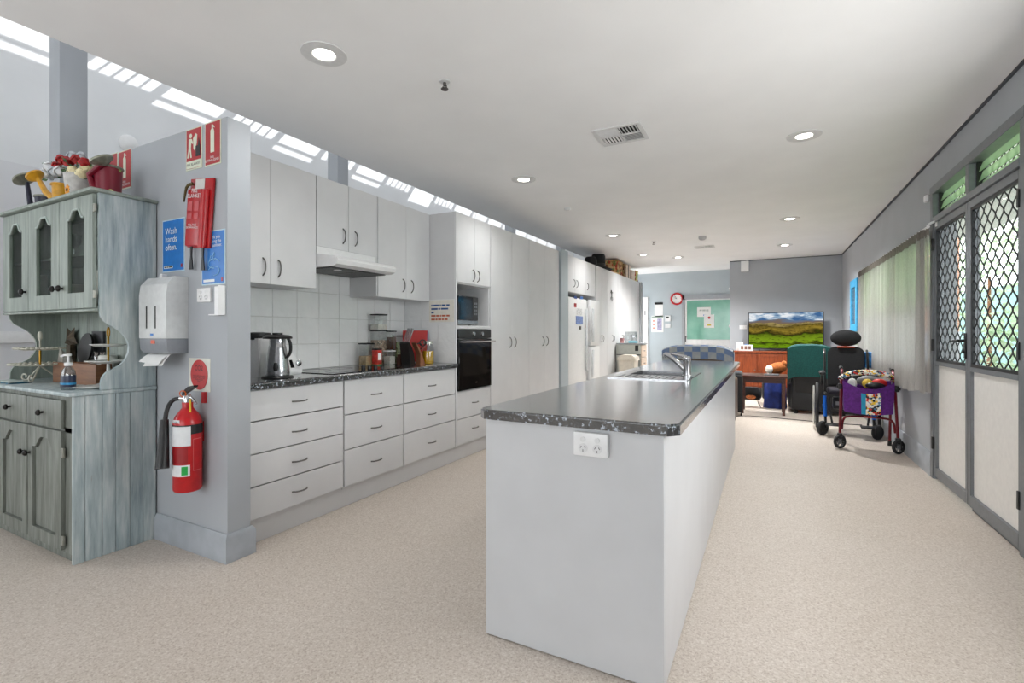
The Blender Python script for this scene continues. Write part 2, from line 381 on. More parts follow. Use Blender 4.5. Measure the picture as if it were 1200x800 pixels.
B(-6.2, -4.0, -4.2, -4.05, 0, 5).add(B(.8, 1.4, -4.2, -4.05, 0, 2.7)).add(B(-4.0, .8, -4.2, -4.05, 0, .55)).add(B(-4.0, .8, -4.2, -4.05, 2.55, 3.0)).add(B(-4, -3.18, -4.2, -4.05, 3, 5)).build('wall_rear', WALL, **S)
B(-6.2, -3.2, 16.05, 16.2, 0, 5).build('wall_corridor_end', WHITEWALL, **S)
# raised roof over the side space, with roof-light openings that let the sun onto the left wall
def roof():
    def xr(z): return -6+.6*(5-z)
    X = sorted([-6.2, xr(4.4), xr(3.862), xr(3.805), xr(3.735), xr(3.715), XC])
    holes = []
    for k in range(-3, 8):
        b0 = 5.34+1.42*k
        if k < 0: b0 -= .05
        z0 = 3.72 if k == 2 else 3.862
        holes.append((b0, b0+.62, z0, 4.4))
        if k != 2: holes.append((b0, b0+.62, 3.735, 3.805))
        s0 = b0-.70
        for j in range(5): holes.append((s0+j*.125, s0+j*.125+.095, 3.862, 4.4))
    Y = sorted({-4.2, 16.2, *[h[0] for h in holes], *[h[1] for h in holes]}); Y = [y for y in Y if -4.2 <= y <= 16.2]
    m = MB(); V = {}
    def vert(i, j):
        if (i, j) not in V: V[i, j] = m.bm.verts.new((X[i], Y[j], 5.0))
        return V[i, j]
    for i in range(len(X)-1):
        for j in range(len(Y)-1):
            cx_, cy_ = (X[i]+X[i+1])/2, (Y[j]+Y[j+1])/2
            if any(h[0] < cy_ < h[1] and xr(h[3]) < cx_ < xr(h[2]) for h in holes): continue
            m.bm.faces.new((vert(i, j), vert(i+1, j), vert(i+1, j+1), vert(i, j+1)))
    m.build('roof', WHITEWALL, **S)
roof()
for i, (y0, lab) in enumerate([(1.62, 'square grey post rising behind the green dresser'), (4.23, 'square grey post seen above the cupboards over the rangehood'),
                               (8.76, 'square grey post seen above the tall white pantry doors'), (11.5, 'square grey post seen above the cupboards over the fridge')]):
    B(-4.77, -4.6, y0, y0+.168, 0, 5.0, .004).build('post', WALL, label=lab, cat='post', group='square posts beyond the kitchen wall')
# shadow-line trims and skirtings
DARKT = M('shadow_trim', (70, 74, 80), .6)
B(1.222, XR, -4, 11.03, 2.688, 2.70).build('trim_2', DARKT, **S)
B(-.70, XR, 11.012, 11.03, 2.688, 2.70).build('trim_3', DARKT, **S)
def skirt(name, pts, h=.15, t=.02):
    """mitred skirting along a list of (x, y) face points, thickness grows to the left of travel"""
    m = MB(); P = [Vector((*p, 0)) for p in pts]; prof = [(0, 0), (t, 0), (t, h-.022), (t*.35, h), (0, h)]
    rings = []
    for i, p in enumerate(P):
        a = (P[i]-P[i-1]).normalized() if i > 0 else None; b = (P[i+1]-P[i]).normalized() if i < len(P)-1 else None
        na = Vector((-a.y, a.x, 0)) if a else None; nb = Vector((-b.y, b.x, 0)) if b else None
        if na is None: n_ = nb
        elif nb is None: n_ = na
        else:
            n_ = (na+nb).normalized(); n_ = n_/max(.3, n_.dot(na))
        rings.append([m.bm.verts.new(p+n_*q+Vector((0, 0, z))) for q, z in prof])
    k = len(prof)
    for A, C in zip(rings, rings[1:]):
        for j in range(k): m.bm.faces.new((A[j], A[(j+1) % k], C[(j+1) % k], C[j]))
    m.bm.faces.new(rings[0]); m.bm.faces.new(rings[-1][::-1])
    return m.build(name, SKIRT, **S)
skirt('baseboard_partition', [(-2.545, 1.735), (-2.545, 1.59), (-3.9, 1.59)][::-1][::-1] if False else [(-2.60, 1.72), (-2.545, 1.72), (-2.545, 1.59), (-3.215, 1.59)][::-1][::-1] if False else [(-3.22, 1.59), (-2.545, 1.59), (-2.545, 1.72), (-2.62, 1.72)][::-1])
skirt('baseboard_right', [(XR, 11.03), (XR, 5.335)][::-1], .2, .018)
skirt('baseboard_back', [(XR, 11.03), (-.7, 11.03), (-.7, 12.4)], .15, .018)
skirt('baseboard_far', [(-1.86, 12.4), (-2.62, 12.4)], .15, .018)
# ================================================================== KITCHEN RUN
FX = -2.60
BOW = None
def bow_handle(parent, c, length, axis, nx=1, name='handle'):
    """curved bow handle on a face looking along +x; axis 'y' or 'z'"""
    h = length/2; pts = []
    for k in range(9):
        t = -1+k/4; pts.append((t*h, .002+.026*(1-t*t)**.6 if abs(t) < 1 else 0))
    m = MB(); m.tube([(c[0]+d*nx, c[1]+(a if axis == 'y' else 0), c[2]+(a if axis == 'z' else 0)) for a, d in pts], .0048, 7)
    return m.build(name, NICKEL, parent)
def front(parent, name, y0, y1, z0, z1, hc=None, hax='y', hl=.11, x=FX, t=.018):
    d = B(x-t, x, y0, y1, z0, z1, .0015, 1).build(name, LAM, parent)
    if hc: bow_handle(d, (x, *hc), hl, hax)
    return d
def cabinet(name, label, y0, y1, z0, z1, xb=-3.21, x=FX, t=.018, cat='cabinet'):
    o = thing(name, label, cat, ((xb+x)/2, (y0+y1)/2, z0), 'white kitchen cabinets')
    m = MB(); k = .016
    m.box(xb, x-t-.001, y0, y0+k, z0, z1).box(xb, x-t-.001, y1-k, y1, z0, z1).box(xb, x-t-.001, y0+k, y1-k, z0, z0+k).box(xb, x-t-.001, y0+k, y1-k, z1-k, z1).box(xb, xb+.012, y0+k, y1-k, z0+k, z1-k)
    m.build('carcass', LAM2, o); return o
def drawers(label, y0, y1, zs, hy, hz, gap=.004):
    c = cabinet('drawer_cabinet', label, y0, y1, .13, .893, xb=-3.205)
    for (z0, z1), q in zip(zs, hz): front(c, 'drawer', y0+gap, y1-gap, z0, z1, (hy, q))
    return c
drawers('white cabinet of four wide drawers next to the grey partition', 1.742, 2.444, [(.152, .334), (.341, .522), (.529, .708), (.715, .888)], 2.085, [.238, .424, .610, .797])
drawers('white cabinet of three deep drawers under the cooktop', 2.450, 3.070, [(.152, .401), (.408, .645), (.652, .888)], 2.76, [.27, .517, .766])
drawers('white cabinet of three deep drawers beside the wall oven', 3.076, 3.806, [(.152, .401), (.408, .645), (.652, .888)], 3.44, [.27, .517, .763])
B(-2.66, -2.64, 1.735, 6.38, 0, .128).build('kickboard', LAM, label='long white kickboard under the drawers and pantry', cat='kickboard')
# worktop with rounded front edge
def slab(pts_xz, y0, y1): return MB().prism(pts_xz, 'xz', y0, y1)
pf = [(-3.205, .895), (-2.575, .895)]+[(-2.575-.012+.012*math.sin(a)+.0, .935-.012+.012*math.cos(a)) for a in [R(90-15*k) for k in range(7)]]+[(-3.205, .935)]
slab(pf, 1.735, 3.808).build('worktop', MATS['worktop'], label='dark speckled laminate worktop over the white drawers', cat='worktop')
# splashback tiles: parts of the kitchen wall
tile_me = None
def tile(y0, y1, z0, z1):
    global tile_me
    g = .0015
    o = B(-3.22, -3.212, y0+g, y1-g, z0+g, z1-g, .002, 1).build('tile', MATS['glazed_tile'], KW); return o
B(-3.2195, -3.2160, 1.725, 3.81, .936, 1.86).build('grout', M('grout', (206, 205, 202), .8), KW)
ys_ = [1.725]+[2.344+.2087*k for k in range(-2, 8)]; ys_[-1] = 3.808
zs_ = [.936, 1.133, 1.338, 1.543, 1.70]
for a, b in zip(ys_, ys_[1:]):
    for q, (c_, d_) in enumerate(zip(zs_, zs_[1:])):
        if q == 3 and not (2.40 < (a+b)/2 < 3.15): continue
        tile(a, b, c_, d_)
# upper cupboards
UX = -2.90
def upper(label, y0, y1, z0, z1, split, hz, hy):
    c = cabinet('wall_cupboard', label, y0, y1, z0, z1, -3.21, UX)
    front(c, 'door', y0+.002, split-.0015, z0-.004, z1, (hy[0], hz), 'z', .115, UX)
    front(c, 'door', split+.0015, y1-.002, z0-.004, z1, (hy[1], hz), 'z', .115, UX)
    return c
upper('tall two door wall cupboard beside the grey partition', 1.735, 2.469, 1.545, 2.365, 2.101, 1.65, (2.046, 2.158))
upper('short two door wall cupboard above the rangehood', 2.473, 3.083, 1.858, 2.365, 2.775, 1.965, (2.719, 2.842))
upper('two door wall cupboard between the rangehood and the oven tower', 3.100, 3.808, 1.53, 2.365, 3.46, 1.645, (3.413, 3.531))
B(-3.21, -2.905, 3.0845, 3.0985, 1.53, 2.365).build('filler_panel', LAM2, label='narrow white filler strip right of the rangehood cupboard', cat='panel')
# rangehood
hd = thing('rangehood', 'white slide out rangehood below the short wall cupboard', 'rangehood', (-2.95, 2.78, 1.69))
B(-3.20, -2.905, 2.476, 3.081, 1.795, 1.856).build('upper_body', WHITEP, hd)
MB().prism([(-3.205, 1.797), (-2.905, 1.797), (-2.735, 1.772), (-2.700, 1.755), (-2.692, 1.742), (-2.704, 1.712), (-2.74, 1.700), (-3.205, 1.700)], 'xz', 2.476, 3.090).build('canopy', WHITEP, hd, sharp=25)
for k in range(2): B(-3.15, -2.78, 2.50+.285*k, 2.775+.285*k, 1.690, 1.700, .003, 1).build('filter', M('hood_filter', (92, 92, 92), .5, .6, var=.25, scale=120), hd)
B(-2.7005, -2.6955, 2.74, 2.84, 1.735, 1.745).build('switch_strip', BLACK, hd)
MB().cyl((-2.85, 2.62, 1.695), (-2.85, 2.62, 1.688), .03, n=16).build('lamp', WHITEP, hd)
# oven tower
tw = cabinet('oven_tower', 'tall white oven tower holding the microwave and wall oven', 3.812, 4.460, .13, 2.365)
B(-3.20, FX-.019, 3.829, 4.443, 1.270, 1.290).build('shelf', LAM2, tw)
B(-3.20, FX-.019, 3.829, 4.443, 1.690, 1.706).build('shelf', LAM2, tw)
B(-3.20, FX-.02, 3.829, 4.443, .645, .66).build('shelf', LAM2, tw)
B(FX-.018, FX, 3.812, 3.834, .15, 2.365).build('end_panel', LAM, tw)
front(tw, 'door', 3.838, 4.1455, 1.705, 2.365, (4.109, 1.79), 'z', .115)
front(tw, 'door', 4.1485, 4.456, 1.705, 2.365, (4.195, 1.79), 'z', .115)
front(tw, 'drawer', 3.838, 4.456, .398, .655, (4.15, .53)); front(tw, 'drawer', 3.838, 4.456, .152, .392, (4.15, .277))
B(FX-.018, FX, 3.838, 4.456, 1.262, 1.292).build('rail', LAM, tw)
# tall side tiles + notice
NT = [-3.212, -3.009, -2.802, -2.60]
for a, b in zip(NT, NT[1:]):
    for c_, d_ in zip(zs_[:3], zs_[1:4]):
        B(a+.0015, b-.0015 if b < -2.7 else -2.612, 3.8085, 3.8118, c_+.0015, d_-.0015).build('tile', MATS['glazed_tile'], tw)
nt_ = thing('notice', 'white laminated notice with blue and orange print beside the oven', 'notice', (-2.80, 3.80, 1.36))
a, b = py(503, 352, 3.805), py(532, 377, 3.805)
B(a.x, b.x, 3.8045, 3.8075, b.z, a.z).build('sheet', M('cream_paper', (226, 222, 212), .6), nt_)
print_lines(M('ink_blue', (48, 84, 140), .6), nt_, a.x+.025, b.x-.05, a.z-.042, 3.8045, [[2, 9, 2, 6, 5], [10, 3, 11], [4]], .016, .034)
print_lines(M('ink_orange', (186, 92, 58), .6), nt_, a.x+.025, b.x-.05, a.z-.142, 3.8045, [[7, 5, 2, 6, 5], [6, 3, 5, 3, 5]], .016, .034)
# wall oven
ov = thing('wall_oven', 'black glass wall oven built under the microwave niche', 'oven', (-2.88, 4.14, .664))
B(-3.12, FX-.022, 3.845, 4.435, .664, 1.258).build('body', GREYP, ov)
B(FX-.02, FX+.012, 3.845, 4.452, 1.168, 1.255, .003, 1).build('control_panel', M('dark_steel', (70, 70, 70), .3, .7), ov)
for q in (4.09, 4.25):
    k = MB().cyl((FX+.012, q, 1.212), (FX+.034, q, 1.212), .022, .019, 16).build('knob', CHROME, ov)
dr = B(FX-.02, FX+.016, 3.845, 4.452, .668, 1.162, .004, 1).build('oven_door', BLACKG, ov)
B(FX+.0162, FX+.017, 3.90, 4.40, .80, 1.09).build('window', M('oven_window', (26, 24, 22), .05), dr)
MB().tube([(FX+.016, 3.87, 1.135), (FX+.05, 3.875, 1.135), (FX+.05, 4.47, 1.135), (FX+.016, 4.475, 1.135)], .0085, 8).build('handle', CHROME, dr)
B(FX+.0165, FX+.0175, 4.13, 4.17, .722, .735).build('badge', CHROME, dr)
# microwave
mw = thing('microwave', 'small black and silver microwave in the oven tower niche', 'microwave', (-2.80, 4.05, 1.29))
B(-3.0, FX-.03, 3.87, 4.235, 1.30, 1.585, .004, 1).build('body', STEEL, mw)
md = B(FX-.03, FX-.012, 3.872, 4.135, 1.345, 1.58, .003, 1).build('door', BLACKG, mw)
B(FX-.0118, FX-.011, 3.91, 4.10, 1.375, 1.55).build('window', M('micro_window', (30, 46, 56), .08), md)
B(FX-.03, FX-.014, 4.14, 4.233, 1.345, 1.58, .002, 1).build('control_panel', M('dark_grey', (48, 48, 50), .3), mw)
B(FX-.03, FX-.014, 3.872, 4.233, 1.302, 1.343, .002, 1).build('lower_trim', STEEL, mw)
for k in range(4):
    for j in range(2): B(FX-.0138, FX-.012, 4.16+.03*j, 4.182+.03*j, 1.40+.035*k, 1.42+.035*k).build('button', GREYP, mw)
for q in (3.90, 4.2): MB().cyl((-2.7, q, 1.29), (-2.7, q, 1.30), .015, n=10).build('foot', BLACK, mw)
# pantry
for lab, y0, y1, ym, hh in (('tall white pantry cupboard beside the wall oven', 4.466, 5.398, 4.949, (4.893, 5.005)), ('tall white pantry cupboard beside the pale nib wall', 5.404, 6.366, 5.865, (5.80, 5.93))):
    c = cabinet('pantry_cupboard', lab, y0, y1, .13, 2.372)
    front(c, 'door', y0+.002, ym-.0015, .152, 2.372, (hh[0], 1.113), 'z', .12); front(c, 'door', ym+.0015, y1-.002, .152, 2.372, (hh[1], 1.113), 'z', .12)
# fridge bay
fc = cabinet('fridge_cupboard', 'white overhead cupboard above the two fridges', 6.67, 7.985, 1.83, 2.372)
for a, b, h in ((6.672, 7.008, 6.95), (7.012, 7.50, 7.075), (7.504, 7.983, 7.565)): front(fc, 'door', a, b, 1.832, 2.372, (h, 1.97), 'z', .115)
def fridge(name, label, y0, y1, z1, xf, split=None):
    o = thing(name, label, 'fridge', (-2.9, (y0+y1)/2, 0), 'white upright fridges')
    B(-3.19, xf-.07, y0, y1, .02, z1-.015, .008).build('body', WHITEP, o)
    B(-3.1, xf-.075, y0+.02, y1-.02, 0, .02).build('plinth', BLACK, o)
    if split: d = B(xf-.065, xf, y0, y1, .05, split, .012).build('lower_door', WHITEP, o); B(xf-.065, xf, y0, y1, split+.012, z1, .012).build('upper_door', WHITEP, o)
    else: d = B(xf-.065, xf, y0, y1, .05, z1, .012).build('door', WHITEP, o)
    return o, d
f1, d1 = fridge('fridge', 'white fridge with magnets and papers on its door', 6.70, 7.50, 1.755, -2.585)
B(-2.582, -2.545, 7.43, 7.47, .62, 1.60, .01).build('handle', M('handle_white', (224, 226, 228), .25), d1)
f2, d2 = fridge('fridge', 'plain white freezer right of the magnet covered fridge', 7.56, 8.02, 1.755, -2.53, 1.0)
B(-2.527, -2.495, 7.585, 7.62, 1.08, 1.62, .01).build('handle', MATS['handle_white'], f2); B(-2.527, -2.495, 7.585, 7.62, .5, .95, .01).build('handle', MATS['handle_white'], f2)
B(-3.1, -2.62, 7.505, 7.555, .02, 1.72).build('side_shadow_panel', GREYP, f2)  # grey panel painted in for the shade between the fridges
def magnet(u0, v0, u1, v1, col, lab, name='fridge_magnet', cat='magnet', grp='magnets on the fridge'):
    a, b = px(u0, v0, -2.582), px(u1, v1, -2.582)
    B(-2.585, -2.580, a.y, b.y, b.z, a.z, .001, 1).build(name, M('mag_'+lab[:14], col, .5, var=.3, scale=60), label=lab, cat=cat, group=grp)
magnet(673, 346.5, 676, 350, (40, 60, 120), 'small dark blue magnet at the top of the fridge')
magnet(680, 347, 683, 350.5, (50, 90, 150), 'blue magnet at the top right of the fridge')
magnet(673, 355, 675.5, 360, (150, 40, 40), 'red magnet at the left of the fridge')
magnet(676, 361, 682, 369, (232, 234, 236), 'white paper held on the fridge door', 'note_paper', 'paper', 'papers on the fridge')
magnet(675, 370, 683, 380, (120, 140, 190), 'coloured calendar sheet on the fridge door', 'calendar', 'calendar', 'papers on the fridge')
magnet(686, 380.5, 688.4, 384, (214, 70, 30), 'round orange magnet low on the fridge')
magnet(678.5, 382, 681, 386, (70, 66, 60), 'small brown magnet below the calendar')
# far tall cupboards
edges = [8.03, 8.36, 8.70, 9.05, 9.40, 9.75, 10.11, 10.46, 10.82, 11.19]
labs = ['tall white cupboard right beside the freezer', 'tall white cupboard with the lizard ornament on its door', 'tall white cupboard behind the storage boxes near the bin', 'tall white cupboard second from the far nib wall', 'narrow white cupboard against the far nib wall']
k = 0
for i in range(0, len(edges)-1, 2):
    y0 = edges[i]; y1 = edges[min(i+2, len(edges)-1)]; ym = edges[i+1]
    c = cabinet('tall_cupboard', labs[i//2], y0, y1-.003, .05, 2.372)
    if i+2 <= len(edges)-1:
        front(c, 'door', y0+.002, ym-.0015, .08, 2.372, (ym-.045, 1.12), 'z', .12); front(c, 'door', ym+.0015, y1-.005, .08, 2.372, (ym+.045, 1.12), 'z', .12)
    else: front(c, 'door', y0+.002, y1-.005, .08, 2.372, (y0+.05, 1.12), 'z', .12)
lz = px(717, 346, -2.585)
lz.x = -2.588
m = MB().tube([lz+Vector((0, -.03, .09)), lz+Vector((0, .0, .05)), lz+Vector((0, .015, 0)), lz+Vector((0, -.01, -.05)), lz+Vector((0, .03, -.11))], [.012, .004], 8, smooth=2)
for s in (-1, 1):
    m.tube([lz+Vector((0, .0, .05)), lz+Vector((0, .05*s, .07)), lz+Vector((0, .07*s, .04))], .004, 6); m.tube([lz+Vector((0, .01, -.02)), lz+Vector((0, .06*s, -.04)), lz+Vector((0, .07*s, -.08))], .004, 6)
m.build('lizard_ornament', M('ornament_green', (70, 74, 66), .5, .3), label='small dark lizard ornament hanging on the cupboard door', cat='ornament')
# ================================================================== ISLAND
ILAM = M('island_laminate', (203, 204, 206), .35, var=.012, scale=5)
il = thing('island_bench', 'long white kitchen island bench body', 'island', (-.66, 3.7, 0))
B(-1.012, -.312, 1.700, 1.718, .004, .872, .001, 1).build('end_panel', ILAM, il)
B(-1.012, -.312, 5.70, 5.718, .004, .872, .001, 1).build('end_panel', ILAM, il)
B(-.330, -.312, 1.7185, 5.6995, .004, .872).build('back_panel', ILAM, il)
B(-.99, -.974, 1.7195, 5.6985, .1, .86).add(B(-.974, -.332, 1.7195, 5.6985, .1, .116)).build('carcass', LAM2, il)
B(-.94, -.332, 1.75, 5.66, 0, .1).build('kickboard', LAM2, il)
for k in range(6):
    y0 = 1.722+k*.663
    d = B(-1.010, -.992, y0, y0+.658, .12, .868, .0015, 1).build('door', LAM, il); bow_handle(d, (-1.010, y0+.60, .75), .115, 'z', -1)
def island_top():
    x0, x1, y0, y1, c = -1.048, -.262, 1.683, 5.752, .036
    P = [(x0, y0+c), (x0+c, y0), (x1-c, y0), (x1, y0+c), (x1, y1-c), (x1-c, y1), (x0+c, y1), (x0, y1-c)]
    hx0, hx1, hy0, hy1 = -.945, -.475, 3.27, 3.975
    m = MB(); m.holed(P, [(hx0, hy0), (hx1, hy0), (hx1, hy1), (hx0, hy1)], 'xy', .874, .913)
    bmesh.ops.remove_doubles(m.bm, verts=list(m.bm.verts), dist=1e-5)
    ed = [e for e in m.bm.edges if len(e.link_faces) == 2 and e.calc_face_angle(0) > .6 and e.verts[0].co.z > .9 and e.verts[1].co.z > .9]
    bmesh.ops.bevel(m.bm, geom=ed, offset=.007, segments=2, affect='EDGES')
    return m.build('island_worktop', MATS['worktop'], label='long dark speckled worktop on the island bench', cat='worktop', sharp=30)
island_top()
# power points
def gpo(name, label, x0, x1, z0, z1, yf, t, cat='power point', double=True):
    o = thing(name, label, cat, ((x0+x1)/2, yf-t/2, z0))
    B(x0, x1, yf-t, yf, z0, z1, .003, 2).build('plate', WHITEP, o)
    w_, h_ = x1-x0, z1-z0
    for s in (.29, .71):
        cx_ = x0+w_*s
        b = MB().cyl((cx_, yf-t, z0+h_*.72), (cx_, yf-t-.004, z0+h_*.72), .0095, n=16); b.build('switch', M('switch_white', (222, 222, 222), .3), o)
        cz = z0+h_*.34
        MB().cyl((cx_, yf-t, cz), (cx_, yf-t-.0015, cz), .017, n=20).build('socket', MATS['switch_white'], o)
        m = MB()
        for ang, ox, oz in ((30, -.0075, .004), (-30, .0075, .004), (0, 0, -.0085)):
            m.rbox((cx_+ox, yf-t-.0017, cz+oz), (.0022, .001, .0085), Matrix.Rotation(R(ang), 3, 'Y'))
        m.build('slot', BLACK, o)
    return o
gpo('power_point', 'white double power point on the end of the island', -.627, -.501, .777, .861, 1.70, .026)
# sink and tap
sk = thing('kitchen_sink', 'stainless steel sink with drainer set in the island worktop', 'sink', (-.71, 3.62, .913))
m = MB(); m.holed([(-.97, 3.245), (-.455, 3.245), (-.455, 3.995), (-.97, 3.995)], [(-.90, 3.555), (-.52, 3.555), (-.52, 3.95), (-.90, 3.95)], 'xy', .9135, .919); m.build('rim', STEEL, sk)
m = MB(); bx0, bx1, by0, by1, zb = -.90, -.52, 3.555, 3.95, .76
for q in ((bx0, bx0+.003, by0, by1), (bx1-.003, bx1, by0, by1), (bx0, bx1, by0, by0+.003), (bx0, bx1, by1-.003, by1)): m.box(*q, zb, .9135)
m.box(bx0, bx1, by0, by1, zb-.003, zb); m.build('bowl', STEEL, sk)
MB().cyl((-.71, 3.75, zb), (-.71, 3.75, zb+.004), .04, n=20).build('drain', CHROME, sk)
for k in range(9): B(-.93+.045*k, -.93+.045*k+.016, 3.29, 3.52, .919, .9225, .0015, 1).build('drainer_ridge', STEEL, sk)
tp = thing('mixer_tap', 'chrome mixer tap rising from the island sink', 'tap', (-.493, 3.524, .919))
MB().lathe([(.034, .9195), (.034, .928), (.026, .934), (.026, 1.02), (.029, 1.025), (.029, 1.05), (.02, 1.06), (.0, 1.061)], (-.493, 3.524, 0), 20).build('body', CHROME, tp)
MB().tube([(-.493, 3.524, .955), (-.56, 3.535, 1.02), (-.625, 3.55, 1.068), (-.645, 3.555, 1.07), (-.652, 3.557, 1.05)], [.018, .014], 10, smooth=1).build('spout', CHROME, tp)
MB().tube([(-.493, 3.524, 1.055), (-.53, 3.53, 1.062), (-.60, 3.545, 1.075)], [.012, .007], 8, smooth=1).build('lever', CHROME, tp)
# ================================================================== DRESSER
DS, DF, DU = MATS['dresser_side'], MATS['dresser_front'], MATS['dresser_upper']
KNOB = M('iron_knob', (38, 36, 34), .35, .7)
XS, XL, YF, YB = -3.225, -4.50, 1.19, 1.583       # right side, left side, base front, back
ds = thing('dresser', 'distressed blue green wooden dresser with glazed top against the partition', 'dresser', ((XS+XL)/2, 1.38, 0))
groove = [px(u, 600, XS).y for u in (86.5, 100, 120, 136, 152.5, 168)]+[YB]
groove[0] = YF+.001
for i, (a, b) in enumerate(zip(groove, groove[1:])): B(XS-.018, XS-(.0 if i % 2 else .001), a+.0008, b-.0008, .0, .884, .002, 1).build('side_board', DS, ds)
B(XS-.03, XS-.0185, YF+.005, YB, .02, .884).build('side_backing', MATS['dark_wood'], ds)
B(XL, XL+.018, YF+.005, YB, 0, .884).build('side_board', DS, ds)
B(XL+.02, XS-.03, YB-.012, YB, .02, .884).build('back_board', DF, ds)
B(XL+.02, XS-.03, YF+.03, YB-.012, .05, .07).build('base_board', DF, ds)
B(XL+.02, XS-.019, YF+.022, YF+.04, 0, .06).build('plinth', DF, ds)
m = MB().box(XL+.018, XS-.019, YF+.004, YF+.022, .05, .075).box(XL+.018, XS-.019, YF+.004, YF+.022, .690, .715).box(XL+.018, XS-.019, YF+.004, YF+.022, .855, .884)
xd = [XS-.019, -3.30, -3.735, -3.785, -4.17, -4.21, XL+.018]
for a, b in ((-3.33, XS-.019), (-3.77, -3.745), (-4.205, -4.18), (XL+.018, -4.47)): m.box(a, b, YF+.004, YF+.022, .075, .855)
m.build('face_frame', DF, ds)
m = MB().box(XL-.012, XS+.012, YF-.022, YB+.002, .885, .907, .006, 2); m.build('top_board', DS, ds)
def knob(parent, c, r=.016):
    MB().lathe([(.006, 0), (.006, .012), (r, .016), (r*1.05, .024), (r*.6, .032), (0, .034)], c, 12, Matrix.Rotation(R(90), 3, 'X')).build('knob', KNOB, parent)
def arch(x0, x1, z0, zs, zt, n=14):
    """inner outline: rectangle with an ogee cathedral top"""
    P = [(x0, z0), (x1, z0), (x1, zs)]; n = 24
    for k in range(1, n):
        t = k/n; x = x1+(x0-x1)*t; q = min(1, max(0, (.5-abs(t-.5)-.10)/.30)); P.append((x, zs+(zt-zs)*q*q*(3-2*q)+(zt-zs)*.12*math.sin(math.pi*min(1, q))))
    return P+[(x0, zs)]
DX = [(-4.46, -4.20), (-4.185, -3.766), (-3.752, -3.318)]
for x0, x1 in DX:
    d = B(x0, x1, YF-.016, YF+.003, .709, .862, .006, 2).build('drawer', DF, ds); knob(d, ((x0+x1)/2, YF-.016, .785))
for i, (x0, x1) in enumerate([(-4.46, -4.17), (-4.155, -3.745), (-3.732, -3.318)]):
    o_ = [(x0, .068), (x1, .068), (x1, .697), (x0, .697)]
    m = MB().holed(o_, arch(x0+.062, x1-.062, .135, .585, .645), 'xz', YF-.016, YF+.003)
    d = m.build('door', DF, ds); MB().prism(arch(x0+.066, x1-.066, .139, .580, .640), 'xz', YF-.003, YF+.003).build('panel', DF, d)
    knob(d, (x1-.03 if i != 2 else x0+.03, YF-.016, .545))
    if i == 2:
        for z in (.585, .12): B(x1-.002, x1+.022, YF-.017, YF-.004, z-.025, z+.025, .002, 1).build('hinge', M('brass_old', (150, 150, 140), .4, .5), d)
# upper half: shaped sides
YU = 1.302
prof = [px(u, v, XS) for u, v in ((117, 363), (118, 370), (122, 376), (128, 380), (135, 384), (141, 388), (146.5, 394), (150, 400), (151.3, 406), (150.5, 414), (147, 421), (141, 427.5), (133, 432), (125, 436), (120.5, 441), (118.6, 447), (118.3, 453))]
PS = [(YB, .908), (YB, 1.985), (YU, 1.985)]+[(p.y, p.z) for p in prof[:-1]]+[(prof[-1].y, .908)]
MB().prism(PS, 'yz', XS-.018, XS).build('upper_side', MATS['dresser_side'], ds)
MB().prism(PS, 'yz', -4.462, -4.444).build('upper_side', DU, ds)
bw = (XS-.019+4.443)/9
for k in range(9): B(-4.443+bw*k+.0008, -4.443+bw*(k+1)-.0008, YB-.014, YB, .908, 1.985).build('back_board', DU, ds)
B(-4.443, XS-.019, YU+.001, YB-.015, 1.350, 1.368).build('shelf', DU, ds)
B(-4.443, XS-.019, YU+.03, YB-.015, 1.665, 1.680).build('shelf', DU, ds)
B(-4.443, XS-.019, YU+.001, YB-.015, 1.968, 1.985).build('shelf', DU, ds)
MB().box(-4.50, XS+.022, YU-.045, YB+.003, 1.986, 2.006, .008, 2).build('cornice', DU, ds)
B(-4.462, XS-.0, YU-.022, YU+.0, 1.338, 1.352, .003, 1).build('lower_rail', DU, ds)
for i, (x0, x1) in enumerate([(-4.460, -4.072), (-4.066, -3.650), (-3.644, -3.246)]):
    o_ = [(x0, 1.357), (x1, 1.357), (x1, 1.978), (x0, 1.978)]
    w_ = x1-x0
    d = MB().holed(o_, arch(x0+w_*.27, x1-w_*.24, 1.445, 1.86, 1.912), 'xz', YU-.020, YU-.001).build('door', DU, ds)
    MB().prism(arch(x0+w_*.27-.008, x1-w_*.24+.008, 1.437, 1.865, 1.92), 'xz', YU-.009, YU-.006).build('pane', M_glass('cabinet_glass', (236, 240, 238), .06), d)
    A = arch(x0+w_*.27, x1-w_*.24, 1.445, 1.86, 1.912)
    MB().tube([(p[0], YU-.021, p[1]) for p in A[2:]], .006, 6).build('arch_moulding', M('dresser_highlight', (176, 188, 182), .5, var=.1), d)
    kx = (x1-.035) if i < 2 else (x0+.045)
    if i == 1: kx = x1-.03
    knob(d, (kx, YU-.020, 1.475), .018)
    if i == 2: knob(d, (x0+.19, YU-.020, 1.475), .018) if False else None
    if i == 2:
        for z in (1.90, 1.43): B(x1-.001, x1+.02, YU-.019, YU-.008, z-.022, z+.022, .002, 1).build('hinge', MATS['brass_old'], d)
